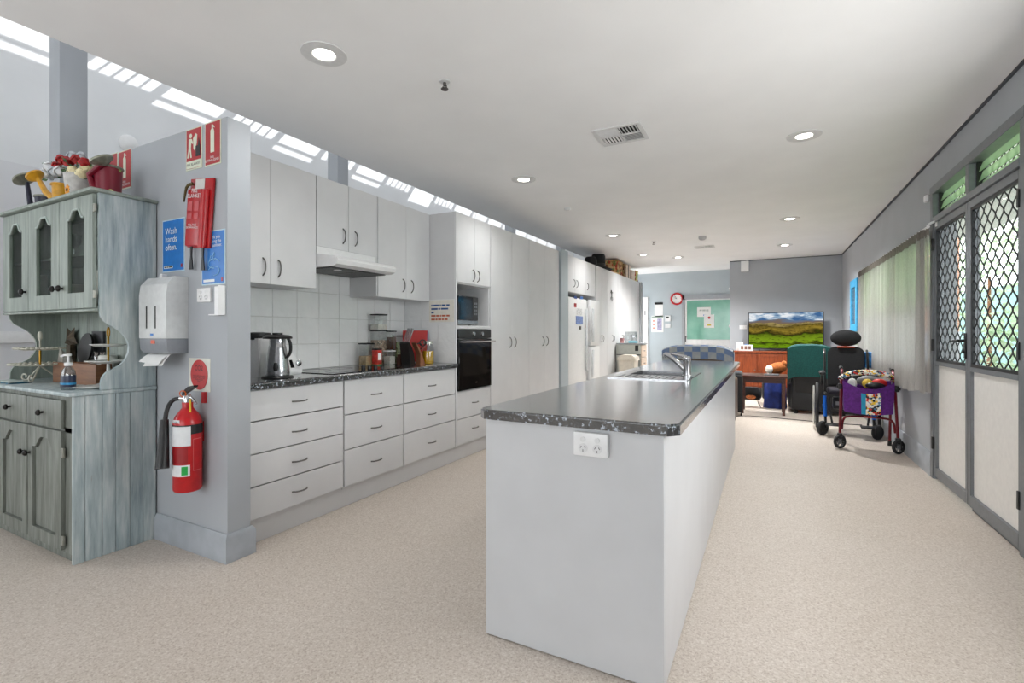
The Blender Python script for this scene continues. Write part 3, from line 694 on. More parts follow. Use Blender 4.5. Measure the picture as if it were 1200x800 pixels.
# things inside the glazed top
def goblet(name, label, c, s=1.0, grp=None):
    MB().lathe([(.032*s, 0), (.030*s, .003), (.004*s, .006), (.004*s, .06*s), (.012*s, .068*s), (.034*s, .10*s), (.036*s, .15*s), (.034*s, .15*s), (.032*s, .10*s), (.002*s, .07*s)], c, 16).build(name, M_glass('goblet_glass', (225, 230, 230), .3, .05), label=label, cat='glass', group=grp)
goblet('wine_glass', 'wine glass on the shelf behind the right dresser door', (-3.45, 1.42, 1.681), 1, 'glassware in the dresser')
goblet('wine_glass', 'wine glass on the shelf behind the middle dresser door', (-3.83, 1.42, 1.681), 1, 'glassware in the dresser')
MB().lathe([(.05, 0), (.085, .02), (.09, .13), (.085, .2), (.05, .215), (0, .217)], (-3.42, 1.43, 1.369), 18).build('storage_jar', M('cream_ceramic', (222, 218, 208), .35), label='cream jar behind the right dresser door', cat='jar')
MB().lathe([(.05, 0), (.10, .015), (.11, .12), (.1, .15), (0, .155)], (-3.86, 1.43, 1.369), 18).build('mixing_bowl', MATS['cream_ceramic'], label='cream bowl behind the middle dresser door', cat='bowl')
B(-4.26, -4.20, 1.36, 1.42, 1.369, 1.60, .004).build('book', PAPER, label='white book standing behind the left dresser door', cat='book')
# things on the dresser ledge (z .907)
ZL = .9075
def plate_lathe(r, z, lip=.012): return [(0, z), (r*.72, z), (r, z+lip), (r, z+lip+.003), (r*.72, z+.004), (0, z+.004)]
IVORY = M('ivory_metal', (206, 204, 190), .4, var=.04); GOLD = M('gold', (176, 132, 50), .3, .9); PORC = M('porcelain', (226, 226, 222), .2)
def lace(m, c, r, z, n):
    for k in range(n):
        a = 2*math.pi*k/n; m.ball((c[0]+r*math.cos(a), c[1]+r*math.sin(a), z), (.012, .012, .007), 6)
p = py(47, 455, 1.36)
c1 = (p.x, 1.36)
t1 = thing('cake_stand', 'ivory two tier cake stand with scrolled feet on the dresser', 'cake stand', (*c1, ZL), 'cake stands on the dresser')
z1, z2 = py(47, 428, 1.36).z, py(47, 410, 1.36).z
for z, r in ((z1, .14), (z2, .115)):
    m = MB().lathe(plate_lathe(r, z, .008), (*c1, 0), 28); lace(m, c1, r, z+.012, 30); m.build('tier', IVORY, t1)
MB().cyl((*c1, z1), (*c1, z2), .006, n=10).build('stem', GOLD, t1)
MB().lathe([(.005, z2), (.005, z2+.06), (.012, z2+.075), (.012, z2+.105), (.006, z2+.118), (0, z2+.12)], (*c1, 0), 12).build('finial', IVORY, t1)
for k in range(3):
    a = R(200+120*k); d = Vector((math.cos(a), math.sin(a), 0)); b0 = Vector((*c1, 0))
    MB().tube([b0+d*.0+Vector((0, 0, z1-.002)), b0+d*.05+Vector((0, 0, z1-.05)), b0+d*.10+Vector((0, 0, ZL+.004)), b0+d*.14+Vector((0, 0, ZL+.02)), b0+d*.13+Vector((0, 0, ZL+.05)), b0+d*.10+Vector((0, 0, ZL+.045)), b0+d*.105+Vector((0, 0, ZL+.025))], .005, 6, smooth=2).build('foot', IVORY, t1)
p = py(127, 440, 1.44); c2 = (p.x, 1.44)
t2 = thing('cake_stand', 'white porcelain two tier cake stand with gold handle on the dresser', 'cake stand', (*c2, ZL), 'cake stands on the dresser')
z1, z2 = py(127, 425, 1.44).z, py(127, 406, 1.44).z
MB().lathe(plate_lathe(.112, z1), (*c2, 0), 28).build('tier', PORC, t2); MB().lathe(plate_lathe(.088, z2), (*c2, 0), 28).build('tier', PORC, t2)
m = MB().cyl((*c2, ZL+.03), (*c2, z2+.06), .005, n=10); m.tube([(c2[0]+.014*math.cos(a), c2[1], z2+.085+.028*math.sin(a)) for a in [2*math.pi*k/12 for k in range(12)]], .004, 6, closed=True); m.build('handle', GOLD, t2)
MB().lathe([(.07, ZL), (.06, ZL+.012), (.012, ZL+.03), (.008, z1)], (*c2, 0), 20).build('base', PORC, t2)
MB().lathe(plate_lathe(.085, ZL, .012), (py(108, 452, 1.33).x, 1.33, 0), 24).build('saucer', PORC, label='white saucer lying near the front of the dresser', cat='saucer')
# wooden crate with cloth
a, b = py(62, 446, 1.40), py(112, 446, 1.40)
cr = thing('wooden_crate', 'small wooden crate on the dresser behind the sanitiser', 'crate', ((a.x+b.x)/2, 1.45, ZL))
zt = py(62, 424, 1.40).z
for n_, q in (('side', (a.x, b.x, 1.40, 1.41)), ('side', (a.x, b.x, 1.47, 1.48)), ('end', (a.x, a.x+.01, 1.41, 1.47)), ('end', (b.x-.01, b.x, 1.41, 1.47))): B(*q, ZL, zt).build(n_, MATS['crate_wood'], cr)
B(a.x+.01, b.x-.01, 1.41, 1.47, ZL, ZL+.008).build('bottom', MATS['crate_wood'], cr)
p = py(80, 424, 1.44)
MB().grid(lambda s, t: (p.x-.09+.17*s, 1.415+.05*t, zt-.07+.16*math.exp(-((s-.3)/.28)**2)*(1-.3*t)+.006*math.sin(9*s+5*t)), 14, 6).build('napkin', M('linen', (206, 202, 194), .9), label='pale linen napkin folded in the wooden crate', cat='napkin')
st = py(83, 397, 1.545)
def star(c, R_, r_, n=5, y0=0, y1=.02, rot=90):
    return [(c.x+(R_ if k % 2 == 0 else r_)*math.cos(R(rot+36*k)), c.z+(R_ if k % 2 == 0 else r_)*math.sin(R(rot+36*k))) for k in range(10)]
sm = MB(); P = star(st, .10, .05, rot=126)
va = [sm.bm.verts.new((q[0], 1.545, q[1])) for q in P]; f_ = sm.bm.verts.new((st.x, 1.52, st.z)); g_ = sm.bm.verts.new((st.x, 1.56, st.z))
for k in range(10): sm.bm.faces.new((va[k], va[(k+1) % 10], f_)); sm.bm.faces.new((va[(k+1) % 10], va[k], g_))
zlow = min(q[1] for q in P)
sm.add(MB().box(st.x-.03, st.x+.03, 1.53, 1.56, ZL, zlow+.06)); sm.build('star_ornament', M('bronze', (74, 62, 46), .5, .4, var=.2), label='bronze star ornament at the back of the dresser', cat='ornament', sharp=10)
p = py(97, 409, 1.50)
MB().lathe([(.0, 0), (.09, .0), (.09, .012), (.0, .014)], (p.x, 1.52, p.z), 24, Matrix.Rotation(R(82), 3, 'X'), 1, 1.15).add(MB().box(p.x-.05, p.x+.05, 1.50, 1.55, ZL, p.z-.06)).build('black_plate', BLACK, label='dark oval plate on a stand behind the crate', cat='plate')
p = py(133, 418, 1.545)
MB().lathe([(.045, ZL), (.062, ZL+.03), (.066, ZL+.12), (.058, ZL+.17), (.05, ZL+.175), (.05, ZL+.16), (0, ZL+.15)], (p.x-.0, 1.515, 0), 22, None, .8, .8).add(MB().tube([(p.x+.045, 1.515, ZL+.14), (p.x+.075, 1.515, ZL+.12), (p.x+.075, 1.515, ZL+.07), (p.x+.045, 1.515, ZL+.05)], .006, 8, smooth=1)).build('milk_jug', PORC, label='white porcelain jug behind the porcelain cake stand', cat='jug')
for u, lab in ((114, 'rosy clear glass bottle behind the porcelain cake stand'), (121, 'small clear glass bottle beside the white jug')):
    p = py(u, 425, 1.535)
    MB().lathe([(.026, ZL), (.028, ZL+.09), (.012, ZL+.13), (.012, ZL+.18), (.015, ZL+.19), (0, ZL+.19)], (p.x, 1.53, 0), 14).build('glass_bottle', M_glass('bottle_glass', (214, 206, 202), .3, .05), label=lab, cat='bottle', group='small bottles on the dresser')
B(py(107, 404, 1.55).x, py(120, 404, 1.55).x, 1.552, 1.567, ZL, py(107, 388, 1.55).z).build('dark_picture', M('slate', (46, 46, 50), .4), label='small dark picture leaning at the dresser back', cat='picture frame')
# hand sanitiser bottle
p = pz(80, 456.5, ZL); cs = (p.x, p.y); 
hs = thing('sanitiser_bottle', 'clear pump bottle of hand sanitiser at the dresser edge', 'bottle', (*cs, ZL))
MB().lathe([(.036, ZL), (.040, ZL+.006), (.040, ZL+.085), (.036, ZL+.105), (.016, ZL+.128), (.014, ZL+.132), (0, ZL+.132)], (*cs, 0), 24, sx=1.12, sy=.75).build('bottle', M_glass('bottle_plastic', (214, 224, 230), .2, .08), hs)
MB().lathe([(.0408, ZL+.018), (.0412, ZL+.02), (.0412, ZL+.078), (.0408, ZL+.08)], (*cs, 0), 24, sx=1.12, sy=.75, caps=False).build('label', M('label_navy', (28, 36, 62), .4), hs)
MB().lathe([(.0415, ZL+.03), (.0418, ZL+.031), (.0418, ZL+.040), (.0415, ZL+.041)], (*cs, 0), 24, sx=1.12, sy=.75, caps=False).build('label_stripe', M('label_cyan', (40, 140, 190), .4), hs)
MB().lathe([(.018, ZL+.1325), (.018, ZL+.15), (.006, ZL+.152), (.006, ZL+.185), (.014, ZL+.187), (.014, ZL+.197), (0, ZL+.198)], (*cs, 0), 14).tube([(cs[0], cs[1], ZL+.19), (cs[0]-.03, cs[1]-.01, ZL+.19), (cs[0]-.042, cs[1]-.014, ZL+.182)], .006, 8).build('pump', WHITEP, hs)
a, b = pz(0, 449, ZL), pz(60, 447, ZL)
B(-4.35, b.x, 1.20, 1.30, ZL, ZL+.008).build('magazine', M('teal_print', (30, 74, 92), .25, var=.4, scale=14), label='dark teal magazine lying at the left of the dresser', cat='magazine')
B(-4.33, b.x-.02, 1.205, 1.29, ZL+.009, ZL+.013).build('pamphlet', M('pale_print', (190, 206, 200), .3, var=.15, scale=20), label='pale pamphlet lying on top of the teal magazine', cat='pamphlet')
# ------------------------------------------------------------------ on top of the dresser (z 2.007)
ZT = 2.0065
def can(name, label, body_c, r, h, mat, ring, spout, rose_c, rose_n, rose_mat, rr=.05):
    o = thing(name, label, 'watering can', (*body_c, ZT), 'watering cans on the dresser')
    MB().lathe([(r*.92, ZT), (r, ZT+h), (r*.97, ZT+h), (r*.9, ZT+.006), (0, ZT+.006)], (*body_c, 0), 28).build('body', mat, o)
    MB().tube([(body_c[0]+r*math.cos(a), body_c[1]+r*math.sin(a), ZT+h) for a in [2*math.pi*k/28 for k in range(28)]], .008, 6, closed=True).build('rim', ring, o)
    MB().tube(spout, [.022, .012], 10).build('spout', mat, o)
    q = Vector(rose_n).to_track_quat('Z', 'Y').to_matrix()
    MB().lathe([(.014, -.035), (rr, -.004), (rr, .006), (rr*.8, .010), (0, .012)], rose_c, 24, q).build('rose', rose_mat, o)
    return o
TIN = M('galvanised', (142, 142, 128), .45, .6, var=.12, scale=40)
redm, n, out = new_mat('red_dots'); v = coords(n); vo = N(n, 'ShaderNodeTexVoronoi'); vo.inputs['Scale'].default_value = 17; n.links.new(v, vo.inputs['Vector'])
sp = N(n, 'ShaderNodeSeparateColor'); n.links.new(vo.outputs['Color'], sp.inputs[0])
dots = ramp(n, sp.outputs[0], [(0, (206, 196, 120)), (.3, (90, 110, 120)), (.6, (196, 110, 50)), (.85, (150, 170, 90))], 'CONSTANT')
bsdf(n, out, mixc(n, ramp(n, vo.outputs['Distance'], [(.2, (255, 255, 255)), (.24, (0, 0, 0))]), (122, 18, 40), dots), .35)
yr = 1.42; p0 = py(127, 222, yr); r_ = .066
rz = py(119, 187, 1.36)
can('watering_can', 'dotted red watering can on the right of the dresser top', (p0.x, yr), r_, py(127, 197, yr).z-ZT, MATS['red_dots'], TIN, [(p0.x-.02, yr-.055, ZT+.04), (p0.x-.035, yr-.075, ZT+.12), rz-Vector((0, 0, .025))], rz, (-.25, -.35, .85), TIN, .058)
yw = 1.40; pw = py(95, 222, yw); h_ = py(95, 206, yw).z-ZT
fp = thing('flower_pot', 'grey pot of artificial red and white roses on the dresser', 'flower pot', (pw.x, yw, ZT))
MB().lathe([(.066, ZT), (.082, ZT+h_), (.077, ZT+h_), (.062, ZT+.01), (0, ZT+.01)], (pw.x, yw, 0), 26).build('pot', M('pot_grey', (188, 186, 182), .55, .1, var=.08), fp)
rose_red, rose_white, rose_cream, rose_ash = (M('petal_red', (158, 16, 18), .6, var=.2, scale=60), M('petal_white', (222, 224, 226), .6, var=.06), M('petal_cream', (226, 214, 170), .6, var=.08), M('petal_ash', (192, 198, 204), .6, var=.08))
GREENL = M('leaf_green', (44, 74, 30), .5, var=.35, scale=40); STEMG = M('stem_green', (60, 84, 44), .6)
def rose(parent, c, s, mat):
    q = (Vector(c)-Vector((pw.x, yw, ZT+.02))).normalized().to_track_quat('Z', 'Y').to_matrix()
    m = MB().lathe([(.006*s, -.03*s), (.022*s, -.015*s), (.026*s, .01*s), (.017*s, .03*s), (.008*s, .026*s), (0, .02*s)], c, 10, q)
    for k in range(5):
        a = 2*math.pi*k/5+random.random(); d = q @ Vector((math.cos(a), math.sin(a), 0)); up = q @ Vector((0, 0, 1))
        m.ball(Vector(c)+d*.022*s+up*.006*s, (.02*s, .02*s, .006*s), 6, (d+up*.6).to_track_quat('Z', 'Y').to_matrix())
    m.build('rose', mat, parent)
for u, v, y_, s, mt in ((72, 187, 1.36, 1.5, rose_red), (79, 190, 1.38, 1.7, rose_red), (66, 194, 1.36, 1.3, rose_red), (89, 187, 1.40, 1.5, rose_red), (99, 191, 1.40, 1.6, rose_red), (85, 183, 1.44, 1.6, rose_ash), (95, 183, 1.46, 1.4, rose_ash),
                        (86, 202, 1.36, 1.8, rose_cream), (97, 203, 1.36, 1.8, rose_cream), (103, 198, 1.42, 1.8, rose_cream), (58, 196, 1.37, 1.9, rose_white), (64, 201, 1.36, 1.9, rose_ash), (54, 203, 1.37, 1.7, rose_white), (70, 200, 1.37, 1.7, rose_white), (60, 205, 1.42, 1.7, rose_ash)):
    q = py(u, v, y_); rose(fp, q, s*.62, mt)
    MB().tube([(pw.x+(q.x-pw.x)*.1, yw, ZT+.05), ((q.x+pw.x)/2, (q.y+yw)/2, (q.z+ZT+h_)/2+.01), q], .003, 5).build('stem', STEMG, fp)
for k in range(26):
    u, v = random.uniform(56, 106), random.uniform(190, 210); q = py(u, v, random.uniform(1.36, 1.46))
    if q.z < ZT+.03: q.z = ZT+.03
    dv = Vector((random.uniform(-1, 1), random.uniform(-1, .4), random.uniform(-.1, 1))).normalized(); sd = dv.cross(Vector((0, 1, .3))).normalized()
    m = MB(); L_ = random.uniform(.05, .08)
    V = [m.bm.verts.new(q+dv*L_*a+sd*b*L_) for a, b in ((0, 0), (.4, .22), (1, 0), (.4, -.22))]; mid = m.bm.verts.new(q+dv*L_*.45+dv.cross(sd)*.006)
    for i in range(4): m.bm.faces.new((V[i], V[(i+1) % 4], mid))
    m.build('leaf', GREENL, fp, recalc=False)
YEL = M('can_yellow', (204, 148, 22), .4, var=.08); NAVY = M('can_navy', (26, 26, 46), .35, var=.15)
# yellow can
yy = 1.345; pb = py(76, 226, yy); rz = py(41, 206, 1.30)
can('watering_can', 'yellow watering can with sunflower beside the grey flower pot', (pb.x-.035, yy), .048, .105, YEL, YEL, [(pb.x-.07, yy-.02, ZT+.02), (pb.x-.17, 1.315, ZT+.075), rz+Vector((.02, .005, -.012))], rz, (-.55, -.35, .75), YEL, .047)
sf = py(78, 222, 1.29); sf.y = 1.294
m = MB()
for k in range(10):
    a = 2*math.pi*k/10; m.ball((sf.x+.02*math.cos(a), 1.293, sf.z+.02*math.sin(a)), (.012, .002, .006), 6, Matrix.Rotation(-a, 3, 'Y'))
flo = m.build('sunflower', M('sunflower_petal', (226, 150, 20), .6), bpy.data.objects['watering_can.001']); MB().ball((sf.x, 1.2915, sf.z), (.011, .004, .011), 8).build('sunflower_centre', M('sunflower_core', (50, 28, 14), .8), flo)
yn = 1.47; pb = py(56, 224, yn); rz = py(28, 210, 1.40)
can('watering_can', 'dark navy watering can at the left of the dresser top', (pb.x, yn), .066, .135, NAVY, TIN, [(pb.x-.05, yn-.02, ZT+.02), (pb.x-.14, 1.43, ZT+.06), rz+Vector((.02, .01, -.02))], rz, (-.5, -.3, .8), TIN, .062)
# ================================================================== ON THE PARTITION
YP = 1.59
def sign(name, label, pts, mat, border=None, cat='sign', t=.003):
    """pts: (u0,v0,u1,v1) pixel box on the partition face"""
    a, b = py(pts[0], pts[1], YP), py(pts[2], pts[3], YP)
    o = thing(name, label, cat, ((a.x+b.x)/2, YP-t/2, b.z))
    x0, x1, z0, z1 = a.x, b.x, b.z, a.z
    if border: B(x0, x1, YP-t, YP, z0, z1, .001, 1).build('border', border, o); B(x0+.007, x1-.007, YP-t-.0008, YP-t, z0+.007, z1-.007).build('face', mat, o)
    else: B(x0, x1, YP-t, YP, z0, z1, .001, 1).build('face', mat, o)
    return o, x0, x1, z0, z1, YP-t-.0015
INKW = M('ink_white', (232, 236, 236), .5); INKB = M('ink_black', (24, 24, 26), .5)
def ext_icon(o, cx_, z0, z1, y, w):
    m = MB(); h = z1-z0
    pts = [(cx_-w/2, z0), (cx_+w/2, z0), (cx_+w/2, z0+h*.74), (cx_+w*.3, z0+h*.84), (cx_+w*.16, z0+h*.86), (cx_+w*.16, z0+h*.92), (cx_+w*.55, z0+h*.86), (cx_+w*.6, z0+h*.9), (cx_+w*.1, z0+h), (cx_-w*.2, z0+h), (cx_-w*.2, z0+h*.86), (cx_-w*.5, z0+h*.8)]
    m.prism(pts, 'xz', y-.0006, y+.0003); m.build('extinguisher_symbol', GLOWW, o)
o, x0, x1, z0, z1, y = sign('fire_sign', 'red fire blanket sign high on the partition', (218.5, 153, 237.5, 196), RED, GLOWW)
c_ = (x0+x1)/2
B(x0+.01, x1-.01, y-.0005, y+.0005, z0+.008, z0+.05).build('caption_band', GLOWW, o); text('FIRE BLANKET', INKB, o, (c_, y-.0012, z0+.029), x1-x0-.03, .022)
m = MB(); m.lathe([(0, -.0004), (.013, -.0004), (.013, .0004), (0, .0004)], (c_-.028, y-.0002, z1-.042), 14, Matrix.Rotation(R(90), 3, 'X'))
m.prism([(c_-.045, z1-.058), (c_-.018, z1-.06), (c_-.004, z1-.085), (c_-.012, z1-.09), (c_-.022, z1-.08), (c_-.026, z1-.115), (c_-.018, z1-.165), (c_-.03, z1-.165), (c_-.036, z1-.125), (c_-.05, z1-.165), (c_-.062, z1-.162), (c_-.048, z1-.11)], 'xz', y-.0006, y+.0002)
m.prism([(c_-.005, z1-.06), (c_+.022, z1-.035), (c_+.035, z1-.045), (c_+.03, z1-.09), (c_+.012, z1-.13), (c_, z1-.12)], 'xz', y-.0006, y+.0002); m.build('person_symbol', GLOWW, o)
m = MB().box(c_+.02, c_+.062, y-.0006, y+.0002, z1-.165, z1-.105); m.prism([(c_+.04, z1-.105), (c_+.06, z1-.105), (c_+.056, z1-.085), (c_+.048, z1-.06), (c_+.044, z1-.085)], 'xz', y-.0006, y+.0002); m.build('stove_symbol', INKB, o)
o, x0, x1, z0, z1, y = sign('fire_sign', 'red fire extinguisher sign at the partition edge', (240.5, 145, 259.5, 191), RED, GLOWW)
ext_icon(o, (x0+x1)/2, z0+.07, z1-.02, y, .034); text('FIRE\nEXTINGUISHER', INKW, o, ((x0+x1)/2, y-.0012, z0+.036), x1-x0-.025, .038)
o, x0, x1, z0, z1, y = sign('fire_sign', 'red fire extinguisher sign behind the red watering can', (139.5, 178.5, 154.5, 219.5), RED, GLOWW)
ext_icon(o, (x0+x1)/2, z0+.07, z1-.02, y, .034); text('FIRE\nEXTINGUISHER', INKW, o, ((x0+x1)/2, y-.0012, z0+.036), x1-x0-.025, .038)
o, x0, x1, z0, z1, y = sign('fire_sign', 'plain red sign half hidden left of the red watering can', (124, 183, 138.5, 224), RED, GLOWW)
o, x0, x1, z0, z1, y = sign('poster', 'blue poster reading wash hands often', (191, 259, 217, 317), BLUE, M('poster_edge', (190, 214, 226), .4), 'poster')
text('Wash\nhands\noften.', INKW, o, ((x0+x1)/2-.02, y-.0012, z1-.115), .13, .13)
B(x0+.02, x0+.11, y-.0006, y+.0003, z0+.022, z0+.036).build('footer_strip', INKW, o); print_lines(INKB, o, x0+.026, x0+.104, z0+.033, y-.0007, [[6, 3, 8]], .007, .01); B(x1-.035, x1-.02, y-.0006, y+.0003, z0+.022, z0+.042).build('logo', RED, o)
o, x0, x1, z0, z1, y = sign('poster', 'blue hand sanitiser poster behind the fire blanket', (237, 272, 264.5, 332.5), BLUE, MATS['poster_edge'], 'poster')
text('Thank you\nfor using the\nhand sanitiser.', INKW, o, ((x0+x1)/2+.012, y-.0012, z1-.06), .14, .065)
def hand(z, s):
    P = [((x0+x1)/2+.01+.05*math.cos(a)*s, y-.001, z+.026*math.sin(a)*abs(s)) for a in [R(20+28*k) for k in range(10)]]
    return MB().tube(P, .0022, 5)
m = hand(z0+.115, 1); m.add(hand(z0+.075, -1)); cxx = (x0+x1)/2
for k in range(3): m.tube([(cxx-.03+.02*k, y-.001, z0+.13), (cxx-.015+.02*k, y-.001, z0+.16-.008*k)], .002, 5)
m.tube([(cxx+.01, y-.001, z0+.175), (cxx+.003, y-.001, z0+.16), (cxx+.01, y-.001, z0+.153), (cxx+.017, y-.001, z0+.16)], .002, 5, closed=True); m.build('hands_symbol', M('ink_pale_blue', (150, 200, 236), .5), o)
B(x0+.02, x0+.12, y-.0006, y+.0003, z0+.016, z0+.03).build('footer_strip', INKW, o); B(x1-.032, x1-.018, y-.0006, y+.0003, z0+.016, z0+.036).build('logo', RED, o)
# fire blanket pouch
a, b, c3, d3 = py(224, 209, 1.56), py(249, 202, 1.56), py(213, 291, 1.56), py(241, 289, 1.56)
fb = thing('fire_blanket', 'red fire blanket pouch with two black pull tabs', 'fire blanket', ((a.x+d3.x)/2, 1.56, d3.z))
w_ = .20; xm = (a.x+b.x+c3.x+d3.x)/4; zt, zb = 2.068, 1.688; tl = R(2.0)
rt = Matrix.Rotation(R(6.0), 3, 'Y')
BR = M('blanket_red', (176, 26, 32), .3, var=.05)
m = MB(); m.box(-.105, .105, -.012, .002, -.19, .19, .004, 2); m.box(-.10, .085, -.030, -.010, -.185, .13, .010, 3); m.cyl((.06, -.026, -.19), (.06, -.026, .12), .020, n=14)
ctr = Vector((xm, 1.584, (zt+zb)/2)); m.bm.transform(Matrix.Translation(ctr) @ rt.to_4x4()); m.build('pouch', BR, fb)
def fbt(s, c, w, h): 
    q = text(s, INKW, fb, (0, 0, 0), w, h); me = q.data; off = rootloc(fb)
    for v_ in me.vertices: v_.co = (ctr + rt @ (Vector(c)+(v_.co+off)))-off
fbt('FIRE\nBLANKET', (-.025, -.0325, .105), .13, .075); fbt('PULL TABS\nDOWNWARDS', (-.03, -.0325, -.075), .11, .04)
for k in range(2):
    m = MB(); m.rbox((-.06+.06*k, -.0312, .035), (.04, .001, .05)); m.rbox((-.06+.06*k, -.0312, -.02), (.04, .001, .03)); m.bm.transform(Matrix.Translation(ctr) @ rt.to_4x4()); m.build('pictogram', M('blanket_pale', (190, 80, 84), .4), fb)
m = MB().rbox((-.01, -.0135, .155), (.085, .002, .062)); m.bm.transform(Matrix.Translation(ctr) @ rt.to_4x4()); m.build('service_tag', M('tag_grey', (206, 204, 200), .5), fb)
for xx in (-.055, .055):
    q = ctr + rt @ Vector((xx, -.016, -.187))
    MB().prism([(q.x-.008, q.z+.01), (q.x+.010, q.z+.01), (q.x+.006, q.z-.05), (q.x+.016, q.z-.125), (q.x-.018, q.z-.125), (q.x-.006, q.z-.05)], 'xz', q.y-.003, q.y+.003).build('pull_tab', BLACK, fb)
q = ctr + rt @ Vector((-.075, -.02, .13)); MB().tube([q+Vector((.01, 0, .03)), q+Vector((-.02, -.015, .02)), q+Vector((-.03, -.02, -.03)), q+Vector((-.04, -.02, -.07))], [.010, .004], 7, smooth=1).build('strap', M('strap_olive', (80, 70, 30), .6), fb)
# paper towel dispenser
a, b = py(168.5, 322, 1.475), py(196, 322, 1.475)
xa, xb2 = -3.185, -2.905; zt, zb = 1.535, 1.105
pt = thing('towel_dispenser', 'white paper towel dispenser mounted on the partition', 'dispenser', ((xa+xb2)/2, 1.53, zb))
MB().prism([(YP-.001, zb), (YP-.001, zt), (YP-.07, zt), (YP-.108, zt-.045), (YP-.115, zt-.10), (YP-.115, zb+.09), (YP-.113, zb+.085), (YP-.001, zb+.085)], 'yz', xa, xb2).build('cover', M('dispenser_white', (214, 216, 216), .3), pt, sharp=30)
MB().prism([(YP-.001, zb), (YP-.001, zb+.084), (YP-.113, zb+.084), (YP-.108, zb+.02), (YP-.09, zb)], 'yz', xa, xb2).build('lower_tray', M('dispenser_grey', (136, 140, 146), .4), pt)
for xx in (xa+.075, xa+.165): B(xx, xx+.012, YP-.1165, YP-.115, zb+.14, zb+.265, .0005, 1).build('window_slot', BLACK, pt)
MB().cyl(((xa+xb2)/2, YP-.045, zt+.004), ((xa+xb2)/2, YP-.072, zt+.004), .016, n=16).build('lock', WHITEP, pt)
B(xa+.12, xa+.16, YP-.1135, YP-.1115, zb+.055, zb+.075).build('badge', M('badge_orange', (214, 80, 30), .4), pt); B(xa+.12, xa+.15, YP-.1162, YP-.115, zb+.10, zb+.112).build('badge', BLUE, pt)
m = MB(); m.grid(lambda s, t: (xa+.03+.20*s+.01*t, YP-.06-.075*t, zb-.002-.045*t*t-.012*s*t), 6, 6); m.grid(lambda s, t: (xa+.05+.20*s, YP-.05-.07*t, zb-.004-.07*t*t+.01*s), 6, 6)
m.build('paper_towel', PAPER, pt, recalc=False)
# CO2 sign
o, x0, x1, z0, z1, y = sign('co2_sign', 'square card with red oval CO2 sign above the extinguisher', (222, 419, 247, 459.5), M('card_cream', (216, 216, 206), .5), None)
MB().lathe([(0, -.0006), (.072, -.0006), (.072, .0006), (0, .0006)], ((x0+x1)/2, y, (z0+z1)/2), 28, Matrix.Rotation(R(90), 3, 'X'), 1.12, 1.16).build('oval', M('oval_red', (186, 40, 40), .4), o)
cx_ = (x0+x1)/2; cz = (z0+z1)/2
text('CO2', INKB, o, (cx_, y-.0018, cz+.038), .075, .032); text('TO BE USED FOR FIRES\nOIL, ELECTRICAL AND\nOTHER MAJOR\nFIRES', INKB, o, (cx_, y-.0018, cz-.022), .115, .058)
# extinguisher
p = py(221, 540, 1.52); cx_, cy_ = p.x, 1.515; zb = py(221, 577, 1.49).z; zs = py(221, 485, 1.50).z
fe = thing('fire_extinguisher', 'red carbon dioxide fire extinguisher hanging on the partition', 'fire extinguisher', (cx_, cy_, zb))
ER = M('extinguisher_red', (184, 22, 28), .28, var=.04); r_ = .068
MB().lathe([(r_*.9, zb), (r_, zb+.01), (r_, zs-.045), (r_*.86, zs-.015), (r_*.5, zs+.02), (.026, zs+.032), (.026, zs+.06), (0, zs+.06)], (cx_, cy_, 0), 32).build('cylinder', ER, fe)
def band(name, mat, z0, z1, a0, a1, rr):
    m = MB(); m.grid(lambda s, t: (cx_+(rr+.001)*math.cos(R(a0+(a1-a0)*s)), cy_+(rr+.001)*math.sin(R(a0+(a1-a0)*s)), z0+(z1-z0)*t), 48, 1); return m.build(name, mat, fe, recalc=False)
band('black_band', BLACK, zs-.105, zs-.055, 0, 360, r_+.0006)
band('service_label', M('label_white', (222, 224, 226), .4), zs-.165, zs-.062, 250, 343, r_+.0012)
band('inspection_label', MATS['label_white'], zs-.05, zs-.027, 258, 300, r_*.98)
band('instruction_label', M('label_dark_red', (150, 26, 30), .4), zs-.26, zs-.172, 250, 332, r_+.0008)
band('class_label', MATS['label_white'], zs-.325, zs-.265, 250, 340, r_+.0012); band('class_mark', M('mark_green', (30, 160, 70), .4), zs-.318, zs-.272, 308, 332, r_+.0016)
band('frame_label', M('label_pale_red', (206, 110, 110), .4), zs-.30, zs-.13, 352, 400, r_+.0008); band('frame_label_face', ER, zs-.297, zs-.133, 353.5, 398.5, r_+.0012)
def ctext(s, ang, z, w, h, mat):
    a = R(ang); q = text(s, mat, fe, (0, 0, 0), w, h); off = rootloc(fe)
    for v_ in q.data.vertices:
        l = v_.co+off; aa = a+l.x/(r_+.002); v_.co = Vector((cx_+(r_+.002)*math.cos(aa), cy_+(r_+.002)*math.sin(aa), z+l.z))-off
ctext('Fire\nSolutions', 312, zs-.092, .06, .03, INKB); ctext('10 52', 320, zs-.145, .055, .016, RED); ctext('CO2', 280, zs-.039, .03, .014, INKB)
vz = zs+.06
MB().lathe([(.022, vz), (.022, vz+.03), (.014, vz+.04), (0, vz+.04)], (cx_, cy_, 0), 14).cyl((cx_, cy_, vz+.018), (cx_-.055, cy_-.01, vz+.018), .012, n=10).build('valve', CHROME, fe)
MB().prism([(cx_-.035, vz+.035), (cx_+.075, vz+.085), (cx_+.078, vz+.095), (cx_+.02, vz+.085), (cx_-.03, vz+.055)], 'xz', cy_-.011, cy_+.011).build('carry_handle', M('handle_dark', (60, 58, 56), .3, .8), fe)
MB().tube([(cx_+.0, cy_, vz+.03), (cx_+.05, cy_-.002, vz+.025), (cx_+.09, cy_-.004, vz-.004)], .005, 7, smooth=1).build('trigger', CHROME, fe)
